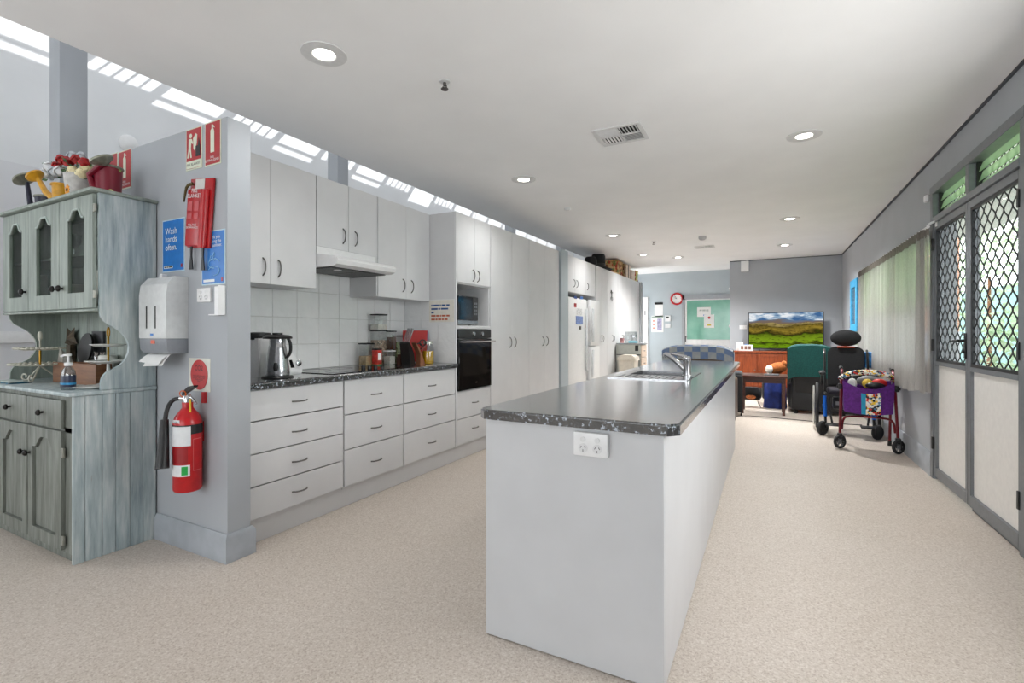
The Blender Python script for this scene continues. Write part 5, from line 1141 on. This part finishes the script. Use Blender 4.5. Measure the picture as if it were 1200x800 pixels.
B(-2.80, -2.66, YD-.03, YD-.0005, 0, 2.12).build('door_frame', WHITEP, fr); B(-2.74, -2.72, YD-.034, YD-.03, 1.66, 1.78).build('hinge', NICKEL, fr); B(-2.74, -2.72, YD-.034, YD-.03, .9, 1.02).build('hinge', NICKEL, fr)
YK = 11.03
o, *_ = wallflat('wall_speaker', 'white box speaker high on the back wall', 868.5, 306.5, 877.5, 318, WHITEP, 'speaker', YK, .09)
o, x0, x1, z0, z1, y = wallflat('light_switch', 'white triple switch plate beside the television', 866.5, 381, 875, 385.5, WHITEP, 'switch', YK, .012)
for k in range(3): B(x0+.03+.04*k, x0+.045+.04*k, y-.004, y, z0+.02, z1-.02).build('rocker', MATS['switch_white'], o)
for u, v, lab in ((858.5, 382, 'small round white fitting at the wall corner near the switch'), (856, 338, 'small white fitting higher on the wall corner')):
    q = py(u, v, YK); MB().lathe([(.028, 0), (.028, .018), (.015, .026), (0, .026)], (-.70, YK+.06, q.z), 14, Matrix.Rotation(R(-90), 3, 'Y')).build('door_stop', WHITEP, label=lab, cat='fitting')
# storage trolley, bin, jars
tr = thing('drawer_unit', 'grey and cream drawer unit standing before the far cupboards', 'drawers', (-2.33, 9.45, 0))
ux0, ux1, uy0, uy1, uz = -2.575, -2.09, 9.2, 9.62, 1.0
B(ux0, ux1-.02, uy0, uy1, .03, uz, .003, 1).build('body', M('unit_grey', (176, 178, 172), .5), tr); B(ux0-.0, ux1+.01, uy0-.012, uy1+.01, uz+.001, uz+.03, .004, 1).build('top', M('unit_top', (150, 154, 156), .4), tr)
for k in range(4):
    d = B(ux1-.019, ux1, uy0+.01, uy1-.01, .06+.235*k, .285+.235*k, .003, 1).build('drawer', MATS['pale_wood'], tr); B(ux1, ux1+.012, 9.37, 9.45, .17+.235*k, .182+.235*k).build('handle', NICKEL, d)
B(ux0, ux1-.02, uy0-.004, uy0-.0005, .80, .815).build('strap', BLACK, tr)
q = py(746, 408, uy0); B(q.x-.03, q.x+.035, uy0-.002, uy0-.0005, q.z-.05, q.z+.055).build('sticker', INKB, tr)
for x_ in (ux0+.05, ux1-.06):
    for y_ in (uy0+.05, uy1-.05): MB().cyl((x_, y_, 0), (x_, y_, .03), .02, n=10).build('foot', BLACK, tr)
a, b = py(726, 437, 8.95), py(746, 437, 8.95)
bn = thing('rubbish_bin', 'cream plastic bin with lid in front of the drawer unit', 'bin', ((a.x+b.x)/2, 8.98, 0)); bx_ = (a.x+b.x)/2
BINM = M('bin_cream', (206, 198, 184), .5); bt = py(735, 422, 8.95).z
m = MB(); m.lathe([(.17, 0), (.21, bt), (.20, bt), (.16, .02), (0, .02)], (bx_, 8.98, 0), 4, Matrix.Rotation(R(45), 3, 'Z')); m.build('bin_body', BINM, bn)
MB().prism([(bx_-.17, bt+.001), (bx_+.17, bt+.001), (bx_+.16, bt+.06), (bx_+.10, bt+.10), (bx_-.10, bt+.10), (bx_-.16, bt+.06)], 'xz', 8.81, 9.15, .008).build('bin_lid', BINM, bn)
ZU = uz+.031
q = py(739, 396, 9.35)
B(q.x-.10, q.x+.10, 9.30, 9.45, ZU, ZU+.215, .006).build('clear_box', M_glass('box_clear', (226, 230, 232), .2, .08), label='tall clear plastic box on the drawer unit', cat='box')
q = py(744, 399, 9.25); B(q.x-.11, q.x+.05, 9.21, 9.28, ZU, ZU+.04, .004).build('tissue_box', M('box_aqua', (130, 196, 214), .5), label='flat aqua box at the front of the drawer unit', cat='box')
q = py(729, 398, 9.27); MB().lathe([(.035, ZU), (.04, ZU+.09), (.036, ZU+.09), (.03, ZU+.01), (0, ZU+.01)], (q.x, 9.27, 0), 16).build('cup', M('cup_print', (196, 120, 120), .4, var=.5, scale=16), label='red and white cup on the drawer unit', cat='cup')
# on top of the far cupboards
ZC = 2.373
h_ = thing('hat', 'wide brimmed black hat lying on the cupboard tops', 'hat', (-2.72, 8.40, ZC))
MB().lathe([(.25, 0), (.255, .012), (.16, .05), (.13, .07), (.125, .25), (.11, .285), (0, .275)], (-2.76, 8.66, ZC+.001), 26).build('crown', BLACKF, h_); MB().lathe([(.131, .07), (.134, .072), (.132, .11), (.128, .112)], (-2.76, 8.66, ZC), 26, caps=False).build('band', BLACK, h_)
h2 = thing('hat', 'second black hat tilted beside the wide brimmed one', 'hat', (-2.72, 8.1, ZC))
MB().lathe([(.17, 0), (.18, .012), (.12, .04), (.105, .15), (.08, .18), (0, .18)], (-2.76, 8.22, ZC), 24, None, 1, .95).build('crown', BLACKF, h2)
B(-2.74, -2.62, 8.93, 9.14, ZC, ZC+.035, .006).build('folded_cloth', M('cloth_red', (150, 60, 50), .9, var=.3, scale=30), label='folded red and white cloth beside the hats', cat='cloth')
B(-2.78, -2.62, 9.18, 9.44, ZC, ZC+.03, .006).build('tray', M('tray_wood', (176, 140, 90), .6, var=.3, scale=30), label='flat wooden tray on the cupboard tops', cat='tray')
m = MATS['paper_floral'].copy(); m.name = 'paper_floral_dark'; MATS['paper_floral_dark'] = m
for k_ in m.node_tree.nodes:
    if k_.type == 'VALTORGB':
        for e_ in k_.color_ramp.elements: e_.color = tuple(c_*.6 for c_ in e_.color[:3])+(1,)
for y0, y1, h, mt, lab in ((9.47, 9.86, .29, 'paper_floral', 'brown floral gift box beside the tray on the cupboards'), (9.95, 10.12, .28, 'paper_floral_dark', 'narrow dark floral box beside the brown gift box'),
                           (10.15, 10.47, .29, 'pale_wood', 'cream box with a black bow on the cupboards'), (10.62, 10.9, .22, 'pale_wood', 'low cream box between the gift boxes'), (10.97, 11.19, .25, 'paper_green', 'green floral box at the far end of the cupboards')):
    o = thing('gift_box', lab, 'box', (-2.76, (y0+y1)/2, ZC), 'boxes on the cupboard tops')
    B(-2.92, -2.63, y0, y1, ZC, ZC+h*.72, .003, 1).build('box', MATS[mt], o); B(-2.925, -2.625, y0-.004, y1+.004, ZC+h*.72+.0005, ZC+h, .003, 1).build('lid', MATS[mt], o)
    if 'bow' in lab or 'ribbon' in lab: B(-2.626, -2.621, (y0+y1)/2-.02, (y0+y1)/2+.02, ZC, ZC+h).build('ribbon', BLACK, o)
# ================================================================== TELEVISION CORNER
CH, DW = MATS['cherry_wood'], MATS['dark_wood']
tvx0, tvx1, ty0, ty1, tz0, tz1 = -.585, 1.0, 10.55, 11.0, .17, .868
tb = thing('tv_cabinet', 'low cherry wood cabinet under the television', 'cabinet', (.2, 10.78, 0))
B(tvx0, tvx1, ty0+.02, ty1, tz0, tz1-.03).build('body', CH, tb); B(tvx0-.02, tvx1+.02, ty0-.02, ty1+.005, tz1-.03, tz1, .006).build('top', CH, tb)
for x_ in (tvx0+.04, tvx1-.04):
    for y_ in (ty0+.06, ty1-.05): B(x_-.03, x_+.03, y_-.03, y_+.03, 0, tz0).build('leg', CH, tb)
wd = (tvx1-tvx0)/4
for k in range(4):
    x0 = tvx0+wd*k+.008; x1 = tvx0+wd*(k+1)-.008
    m = MB(); m.holed([(x0, tz0+.02), (x1, tz0+.02), (x1, tz1-.045), (x0, tz1-.045)], [(x0+.06, tz0+.08), (x1-.06, tz0+.08), (x1-.06, tz1-.105), (x0+.06, tz1-.105)], 'xz', ty0, ty0+.019)
    d = m.build('door', CH, tb); B(x0+.06, x1-.06, ty0+.008, ty0+.018, tz0+.08, tz1-.105).build('panel', CH, d); MB().ball((x1-.03 if k % 2 == 0 else x0+.03, ty0-.012, .50), .012, 8).build('knob', NICKEL, d)
tv = thing('television', 'large flat television showing a green landscape', 'television', (.287, 10.78, tz1))
tx0, tx1, tzb, tzt = -.347, .925, .905, 1.622
B(tx0, tx1, 10.755, 10.80, tzb, tzt, .004, 1).build('casing', BLACK, tv)
sw, sh = tx1-tx0-.03, tzt-tzb-.035
sc = B(tx0+.015, tx1-.015, 10.752, 10.7548, tzb+.02, tzt-.015).build('screen', MATS['landscape_screen'], tv)
for v_ in sc.data.vertices: v_.co -= Vector((tx0+.015, 0, tzb+.02))-rootloc(tv)
sc.location = Vector((tx0+.015, 0, tzb+.02))-rootloc(tv)
for x_ in (tx0+.2, tx1-.2): MB().tube([(x_, 10.68, tz1+.006), (x_, 10.775, tzb+.01), (x_, 10.87, tz1+.006)], .006, 6).build('foot', BLACK, tv)
q = py(874, 406, 10.62)
o = thing('photo_block', 'white photo frame with small pictures left on the cabinet', 'picture frame', (q.x, 10.62, tz1)); B(q.x-.13, q.x+.13, 10.61, 10.635, tz1, tz1+.12, .003, 1).build('frame', WHITEP, o)
for k in range(3): B(q.x-.09+.065*k, q.x-.04+.065*k, 10.608, 10.6098, tz1+.03, tz1+.095).build('photo', M('photo_dark', (110, 80, 70), .5, var=.5, scale=40), o)
q = py(864, 404, 10.70); B(-.56, -.44, 10.66, 10.78, tz1, tz1+.16, .004).build('tissue_carton', PAPER, label='white carton at the left end of the cabinet', cat='box')
q = py(868, 404, 10.75); B(-.42, -.36, 10.80, 10.86, tz1, tz1+.13).build('small_carton', BLUE, label='small blue carton behind the photo frame', cat='box')
# coffee table
tb2 = thing('side_table', 'dark brown wooden side table near the island end', 'table', (-.07, 8.4, 0)); tzt = .582
B(-.40, .26, 8.15, 8.68, tzt-.028, tzt, .006).build('table_top', DW, tb2); m = MB().box(-.34, .20, 8.20, 8.22, tzt-.11, tzt-.029).box(-.34, .20, 8.61, 8.63, tzt-.11, tzt-.029).box(-.36, -.34, 8.21, 8.62, tzt-.11, tzt-.029).box(.20, .22, 8.21, 8.62, tzt-.11, tzt-.029); m.build('apron', DW, tb2)
for x_ in (-.345, .205):
    for y_ in (8.21, 8.62): MB().lathe([(.026, 0), (.034, tzt-.03)], (x_, y_, 0), 4, Matrix.Rotation(R(45), 3, 'Z')).build('leg', DW, tb2)
MB().rbox((.05, 8.3, tzt+.012), (.20, .05, .022), Matrix.Rotation(R(12), 3, 'Z'), .005).build('remote_control', GREYP, label='grey remote control lying on the side table', cat='remote')
# soft armchairs
def armchair(name, label, c, rot, mat, w=.82, d=.86, sz=.44, bz=1.05):
    o = thing(name, label, 'armchair', (0, 0, 0), 'armchairs at the far end'); h = w/2     # faces local -y
    B(-h+.16, h-.16, -d/2+.03, d/2-.2, .12, sz-.1, .03, 3).build('seat_base', mat, o, local=True)
    B(-h+.165, h-.165, -d/2, d/2-.22, sz-.095, sz+.04, .045, 3).build('seat_cushion', mat, o, local=True)
    for s in (-1, 1): B(s*(h-.075)-.075, s*(h-.075)+.075, -d/2+.02, d/2-.08, .06, .63, .05, 3).build('arm', mat, o, local=True)
    m = MB(); m.box(-h+.05, h-.05, -.1, .1, -.02, bz-.32, .07, 4); m.bm.transform(Matrix.Translation((0, d/2-.12, .32)) @ Matrix.Rotation(R(-9), 4, 'X')); m.build('backrest', mat, o, local=True)
    B(-h+.03, h-.03, d/2-.13, d/2-.03, .05, .55, .03, 3).build('back_panel', mat, o, local=True)
    for x_ in (-h+.1, h-.1):
        for y_ in (-d/2+.08, d/2-.1): MB().cyl((x_, y_, 0), (x_, y_, .07), .025, n=10).build('foot', BLACK, o, local=True)
    o.location = c; o.rotation_euler.z = rot; return o
LB = M('brown_leather', (84, 70, 58), .5, var=.12, scale=12); LK = M('black_leather', (26, 27, 30), .42, var=.15, scale=10)
armchair('armchair', 'brown armchair seen from behind under the checked throw', (-.80, 7.05, 0), R(180), LB, .86, .86, .44, 1.03)
armchair('recliner_chair', 'black leather recliner under the teal towel', (.68, 8.95, 0), R(180), LK, .80, .9, .46, 1.02)
# throw over the brown chair back (back leans toward -y in world)
def drape(name, mat, cx_, ytop, ztop, w, front, back, th, label, cat, uvs=None, lean=.15, sag=.03):
    m = MB()
    def fn(s, t):
        L = front+back+th; q = t*L; x = cx_-w/2+w*s; wob = .012*math.sin(s*11+t*5)
        rise = -sag*(2*s-1)**4*2
        if q < front: z = ztop-(front-q); y = ytop-th/2+wob*.4+lean*(ztop-z)
        elif q < front+th:
            a = (q-front)/th*math.pi; z = ztop+.025*math.sin(a); y = ytop-th/2*math.cos(a)
        else: z = ztop-(q-front-th); y = ytop+th/2+wob*.4+lean*(ztop-z)
        return (x, y, z+rise)
    m.grid(fn, 24, 26, uvs); return m.build(name, mat, label=label, cat=cat, recalc=False)
drape('throw_blanket', MATS['check_throw'], -.80, 6.63, 1.045, .84, .15, .3, .26, 'blue and cream checked throw over the armchair back', 'blanket', (9, 8))
drape('towel', M('towel_teal', (20, 74, 70), .95, var=.12, scale=60, bump=.3), .545, 8.51, 1.03, .57, .46, .3, .26, 'teal towel draped over the recliner back', 'towel')
# soft things around the recliner
ot = thing('footstool', 'dark footstool left of the recliner', 'footstool', (.09, 9.45, 0)); B(-.09, .255, 9.25, 9.65, .10, .50, .04, 3).build('cushion', LK, ot)
for x_ in (-.04, .2):
    for y_ in (9.3, 9.6): MB().cyl((x_, y_, 0), (x_, y_, .1), .02, n=8).build('foot', BLACK, ot)
pl = thing('plush_toy', 'brown and white plush toy lying on the footstool', 'soft toy', (.2, 9.4, .5))
MB().ball((.13, 9.47, .615), (.17, .13, .10), 16, Matrix.Rotation(R(-18), 3, 'Y')).build('body', M('plush_brown', (150, 84, 36), .95, var=.2, scale=40), pl); MB().ball((.02, 9.38, .60), (.06, .07, .075), 12).build('muzzle', M('plush_white', (220, 212, 200), .95), pl); MB().ball((.24, 9.44, .69), (.05, .05, .06), 10).build('ear', MATS['plush_brown'], pl)
m = MB(); m.grid(lambda s, t: (.27+.19*s, 8.56+.2*t, .675+.03*math.sin(9*s+3*t)-.22*(1-min(1, t*2.2))-.10*max(0, .4-s)), 14, 14); m.build('grey_shawl', M('shawl_grey', (110, 112, 114), .95, var=.15, scale=50), label='grey shawl over the recliner arm', cat='shawl', recalc=False)
bg = thing('blue_bag', 'blue fabric shopping bag on the floor behind the side table', 'bag', (.10, 8.98, 0))
BG = M('bag_blue', (26, 50, 128), .6, var=.15, scale=14)
m = MB(); m.grid(lambda s, t: (.10+(.165-.02*t)*math.cos(2*math.pi*s)*(1+.06*math.sin(9*s*2*math.pi+t*4)), 8.98+(.11-.01*t)*math.sin(2*math.pi*s)*(1+.1*math.sin(5*s*2*math.pi)), .005+.44*t), 40, 8); m.build('bag_body', BG, bg, recalc=False)
m = MB()
for s in (-1, 1): m.tube([(.02, 8.98+.09*s, .43), (.05, 8.98+.07*s, .52), (.15, 8.98+.07*s, .52), (.18, 8.98+.09*s, .43)], .008, 6, smooth=2)
m.build('bag_handle', BG, bg)
hbg = thing('handbag', 'black and orange handbag on a wire stand under the table', 'bag', (-.22, 8.95, 0))
m = MB(); m.lathe([(.13, 0), (.155, .04), (.15, .12), (.11, .20), (0, .21)], (-.25, 8.98, .12), 20, None, 1, .55); m.build('bag_body', BLACKF, hbg); MB().ball((-.25, 8.90, .17), (.08, .012, .035), 10).build('orange_patch', M('patch_orange', (190, 110, 60), .7, var=.3, scale=40), hbg)
for s in (-1, 1): MB().tube([(-.25+.10*s, 8.93, .13), (-.25+.15*s, 8.9, 0.002), (-.25+.13*s, 9.05, .002), (-.25+.08*s, 9.0, .13)], .004, 6).build('wire_leg', NICKEL, hbg)
sc2 = thing('suitcase', 'dark wheeled case standing at the end of the island', 'suitcase', (-.44, 8.0, 0)); B(-.56, -.335, 7.88, 8.12, .05, .60, .03, 3).build('case', BLACKF, sc2); B(-.50, -.34, 7.95, 8.05, .601, .66, .02, 3).build('handle', GREYP, sc2)
for x_ in (-.53, -.36): MB().cyl((x_, 7.93, .025), (x_+.02, 7.93, .025), .025, n=12).build('wheel', BLACK, sc2)
m = MB().tube([(-.5, 7.72, .004), (-.3, 7.96, .004), (.0, 7.95, .004), (.3, 7.9, .004), (.49, 7.88, .004), (.75, 7.80, .004), (1.1, 7.85, .004)], .005, 6, smooth=2); m.build('floor_cord', BLACK, label='thin black cord lying across the floor by the table', cat='cord')
# ================================================================== WHEELCHAIR (local: faces -y)
wc = thing('wheelchair', 'black and blue tilting wheelchair with headrest', 'wheelchair', (0, 0, 0))
WB = M('chair_blue', (20, 104, 210), .3, .3); WK = BLACK
def L(o_, n_, m_, p_=None): return o_.build(n_, m_, p_ or wc, local=True)
def ring(c, r, t, n=36, axis='x'): return MB().tube([(c[0], c[1]+r*math.cos(2*math.pi*k/n), c[2]+r*math.sin(2*math.pi*k/n)) for k in range(n)], t, 8, closed=True)
for s in (-1, 1):
    xw = .31*s; c = (xw, .30, .292)
    wh = L(ring(c, .275, .017), 'rear_wheel', M('tyre', (34, 34, 36), .7)); 
    ring((xw+.035*s, .30, .292), .245, .009).build('push_rim', M('rim_silver', (190, 190, 186), .3, .7), wh, local=True)
    MB().cyl((xw-.03, .30, .292), (xw+.03, .30, .292), .03, n=14).build('hub', WK, wh, local=True)
    m = MB()
    for k in range(12): a = R(30*k); m.tube([(xw, .30, .292), (xw, .30+.27*math.cos(a), .292+.27*math.sin(a))], .003, 5)
    m.build('spokes', NICKEL, wh, local=True)
    cc_ = (.265*s, -.20, .085); cw = L(MB().lathe([(.03, -.018), (.078, -.018), (.085, -.008), (.085, .008), (.078, .018), (.03, .018)], cc_, 24, Matrix.Rotation(R(-40), 3, 'Z') @ Matrix.Rotation(R(90), 3, 'Y')), 'caster', MATS['tyre']); MB().cyl(Vector(cc_)+Matrix.Rotation(R(-40), 3, 'Z') @ Vector((-.02, 0, 0)), Vector(cc_)+Matrix.Rotation(R(-40), 3, 'Z') @ Vector((.02, 0, 0)), .045, n=14).build('caster_hub', WK, cw, local=True)
    L(MB().tube([(cc_[0]-.03*s, -.20, .085), (cc_[0]-.03*s, -.17, .17), (cc_[0]-.03*s, -.13, .24)], .014, 8), 'fork', WK)
    L(MB().tube([(.235*s, -.13, .24), (.235*s, .10, .25), (.235*s, .34, .30)], .016, 8), 'lower_rail', WB)
    L(MB().tube([(.235*s, -.16, .22), (.24*s, -.14, .36), (.24*s, -.11, .46)], .019, 8), 'front_post', WB)
    L(MB().tube([(.225*s, -.10, .48), (.225*s, .28, .46)], .015, 8), 'seat_rail', WK)
    L(MB().tube([(.225*s, .26, .46), (.225*s, .36, .95), (.225*s, .46, 1.0)], .013, 8, smooth=1), 'back_cane', WK)
    L(MB().tube([(.26*s, .28, .55), (.26*s, .26, .70), (.26*s, .18, .72)], .012, 8), 'arm_post', WK); L(B(.26*s-.035, .26*s+.035, -.10, .24, .71, .745, .014, 2), 'arm_pad', WK)
    L(MB().tube([(.19*s, -.12, .44), (.19*s, -.20, .28), (.17*s, -.24, .16)], .011, 8), 'legrest_tube', WK); 
    L(B(.17*s-.07, .17*s+.07, -.33, -.19, .135, .150, .005, 1), 'footplate', WK)
L(B(-.21, .21, -.12, .27, .475, .54, .025, 3), 'seat_cushion', M('seat_dark', (36, 34, 44), .9))
m = MB(); RC = [(.195-.09+.09*math.cos(R(a_)), .41+.09*math.sin(R(a_))) for a_ in range(0, 91, 15)]; m.prism([(-.195, 0), (.195, 0)]+RC+[(-x_, z_) for x_, z_ in RC[::-1]], 'xz', -.03, .03, .016); m.bm.transform(Matrix.Translation((0, .28, .55)) @ Matrix.Rotation(R(-10), 4, 'X')); L(m, 'backrest', BLACKF)
m = MB(); m.ball((0, 0, .10), (.165, .05, .105), 20); m.bm.transform(Matrix.Translation((0, .37, 1.055)) @ Matrix.Rotation(R(-4), 4, 'X')); L(m, 'headrest', BLACKF)
L(MB().tube([(0, .39, 1.0), (0, .41, 1.12)], .012, 8), 'headrest_post', NICKEL); L(B(-.09, .09, .315, .345, 1.035, 1.05), 'orange_strap', M('strap_orange', (214, 80, 30), .7))
L(B(-.2, .2, .05, .1, .23, .26), 'cross_bar', WK); L(B(-.15, .15, .1, .28, .28, .42, .02), 'tilt_mechanism', M('mech_dark', (40, 40, 42), .5, .4))
L(B(-.13, -.05, -.13, -.115, .36, .40), 'label_plate', GREYP)
L(B(.14, .30, .42, .52, .78, .98, .03, 2), 'blue_bag', M('bag_bright', (50, 130, 206), .6, var=.3, scale=20))
wc.location = (.853, 7.075, 0); wc.rotation_euler.z = R(-3)
# ================================================================== WALKER (local: faces -y)
wk = thing('walker', 'maroon rolling walker with purple patterned bag', 'walker', (0, 0, 0))
SWV = Matrix.Rotation(R(-48), 3, 'Z')
MR = M('maroon_paint', (106, 16, 30), .3, .25)
def LK_(o_, n_, m_, p_=None): return o_.build(n_, m_, p_ or wk, local=True)
for s in (-1, 1):
    c = (.245*s, 0, .072)
    w_ = LK_(MB().lathe([(.05, -.014), (.066, -.014), (.072, -.007), (.072, .007), (.066, .014), (.05, .014), (.05, -.014)], c, 26, SWV @ Matrix.Rotation(R(90), 3, 'Y'), caps=False), 'wheel', MATS['tyre'])
    m = MB().cyl(Vector(c)+SWV @ Vector((-.016, 0, 0)), Vector(c)+SWV @ Vector((.016, 0, 0)), .018, n=12)
    for k in range(6): a = R(60*k); m.rbox(Vector(c)+SWV @ Vector((0, .034*math.cos(a), .034*math.sin(a))), (.014, .036, .010), SWV @ Matrix.Rotation(a, 3, 'X'))
    m.build('wheel_spokes', GREYP, w_, local=True)
    LK_(MB().box(.245*s-.024, .245*s+.024, -.02, .045, .10, .16, .012, 2).box(.245*s-.024, .245*s-.017, -.03, .03, .06, .13).box(.245*s+.017, .245*s+.024, -.03, .03, .06, .13), 'wheel_fork', WK)
    LK_(MB().tube([(.245*s, .02, .13), (.232*s, .04, .45), (.222*s, .07, .74), (.22*s, .10, .80), (.22*s, .20, .83)], .0135, 8, smooth=1), 'front_leg', MR)
    LK_(MB().tube([(.225*s, .42, .05), (.222*s, .34, .45), (.22*s, .22, .74)], .0135, 8), 'rear_leg', MR)
    LK_(MB().cyl((.225*s, .425, 0), (.225*s, .42, .06), .02, .017, n=12), 'rear_tip', WK)
    LK_(MB().tube([(.22*s, .18, .83), (.22*s, .34, .84)], .018, 10), 'hand_grip', WK)
    LK_(MB().tube([(.232*s, .04, .50), (.222*s, .33, .52)], .009, 6), 'side_brace', MR)
    LK_(MB().box(.24*s-.018, .24*s+.018, .03, .09, .62, .68, .008, 2).cyl((.24*s+.018*s, .06, .65), (.24*s+.03*s, .06, .65), .014, n=10), 'clamp_knob', WK)
LK_(MB().tube([(-.225, .05, .20), (-.215, .05, .31), (-.17, .05, .345), (.17, .05, .345), (.215, .05, .31), (.225, .05, .20)], .011, 8, smooth=2), 'cross_bar', MR)
LK_(B(-.035, .035, .035, .039, .336, .354), 'red_label', M('label_bright_red', (206, 40, 40), .4))
PUR = M('bag_purple', (92, 36, 122), .85, var=.12, scale=40)
def bagfn(yo, bulge):
    return lambda s, t: (-.205-.015*t+(.41+.03*t)*s, yo-bulge*math.sin(math.pi*s)*(.6+.4*t)-.01, .395+.02*math.sin(math.pi*s)*(-1)+(.325-.06*math.sin(math.pi*s)*(1 if yo < .15 else 0))*t)
bgw = LK_(MB().grid(bagfn(.02, .07), 20, 8), 'bag', PUR)
MB().grid(bagfn(.22, -.04), 20, 8).build('bag_back', PUR, bgw, local=True)
m = MB()
for s in (-1, 1): m.grid(lambda a, t: ((.205+.015*t)*s, .01+.21*a, .395+.325*t), 4, 4)
m.grid(lambda a, t: (-.205+.41*a, .02-.07*math.sin(math.pi*a)*.6+.2*t, .393), 12, 3); m.build('bag_side', PUR, bgw, local=True)
f0 = bagfn(.02, .07)
def pocket(s0, s1, t0, t1, off): return lambda a, b: (lambda p_: (p_[0], p_[1]-off, p_[2]))(f0(s0+(s1-s0)*a, t0+(t1-t0)*b))
MB().grid(pocket(.35, .47, .02, .82, .006), 6, 4).build('cyan_panel', M('panel_cyan', (40, 150, 190), .8), bgw, local=True); MB().grid(pocket(.44, .74, .02, .84, .009), 8, 4).build('printed_pocket', MATS['busy_print'], bgw, local=True)
LK_(MB().tube([(-.235, .10, .735), (-.17, .02, .79), (-.06, -.01, .815), (.06, -.01, .815), (.17, .02, .79), (.235, .10, .725)], .028, 10, smooth=2), 'padded_strap', MATS['busy_print'])
for c, r, mt, nm in (((-.13, .11, .68), (.045, .04, .06), PAPER, 'paper_bundle'), ((.0, .08, .69), (.05, .04, .05), M('toy_yellow', (226, 190, 70), .7), 'yellow_item'), ((.10, .09, .70), (.07, .05, .045), M('item_red', (206, 40, 36), .6), 'red_item'), ((.06, .04, .675), (.09, .04, .035), WK, 'black_item'), ((.02, .14, .71), (.12, .05, .06), GREYP, 'grey_item')):
    MB().ball(c, r, 10).build(nm, mt, bgw, local=True)
p0_, p1_ = pz(984, 525, 0), pz(1053, 532, 0)
wk.location = ((p0_.x+p1_.x)/2, (p0_.y+p1_.y)/2, 0); wk.rotation_euler.z = math.atan2(p1_.y-p0_.y, p1_.x-p0_.x)
# ================================================================== OUTSIDE (seen through the right-hand glass)
B(1.4, 16, -6, 30, -.14, -.02).build('ground_outside', M('outside_paving', (176, 172, 160), .9, var=.1, scale=6), **S)
B(1.4, 3.0, -5, 10.5, 2.78, 2.86).build('sun_block_roof', M('sun_block_white', (226, 228, 226), .7), **S)  # unseen roof added to keep sun out of the right-hand openings
wg = thing('neighbour_wing', 'brick wing of the building seen through the far door leaf', 'building', (2.4, 13, -.02))
B(1.45, 3.45, 13.0, 13.2, 1.25, 3.3).build('brick_wall', MATS['brick_face'], wg); B(1.45, 3.45, 12.98, 13.2, -.02, 1.25).build('painted_wall', M('wing_lilac', (206, 206, 218), .8), wg)
def bush(name, label, c, rx, rz, n, cat='shrub', trunk=0):
    o = thing(name, label, cat, (c[0], c[1], -.02), 'greenery outside the doors'); m = MB()
    for k in range(n):
        a, b, r = random.uniform(0, 2*math.pi), math.acos(random.uniform(-1, 1)), random.uniform(.55, 1)
        p_ = Vector((c[0]+rx*r*math.sin(b)*math.cos(a), c[1]+rx*r*math.sin(b)*math.sin(a), c[2]+rz*r*math.cos(b)))
        if p_.z < .02: continue
        d = Vector((random.uniform(-1, 1), random.uniform(-1, 1), random.uniform(-.4, 1))).normalized(); s_ = d.cross(Vector((random.uniform(-1, 1), random.uniform(-1, 1), .5))).normalized(); l_ = random.uniform(.10, .2)
        V = [m.bm.verts.new(p_+d*l_*x+s_*l_*y) for x, y in ((0, 0), (.5, .25), (1, 0), (.5, -.25))]; m.bm.faces.new(V)
    m.build('foliage', MATS['leaf_outside'], o, kind='stuff', recalc=False); MB().cyl((c[0], c[1], -.02), (c[0], c[1], c[2]), .06, .03, 8).build('trunk', MATS['crate_wood'], o)
bush('shrub', 'leafy shrub outside the near door leaf', (4.2, 12.4, .8), .8, .9, 700)
bush('tree', 'tree behind the shrub outside the doors', (4.8, 16.0, 2.6), 1.45, 1.8, 1000, 'tree')
bush('tree', 'tree beyond the brick wing outside the doors', (4.4, 19.0, 3.8), 1.8, 1.6, 1300, 'tree')
bush('shrub', 'rounded shrub outside the curtained window', (3.6, 9.0, .5), .6, .6, 900)
B(6.5, 6.6, -4, 26, -.02, 2.7).build('garden_fence', M('fence_pale', (150, 192, 190), .7, var=.05), label='pale garden fence far outside the doors', cat='fence')
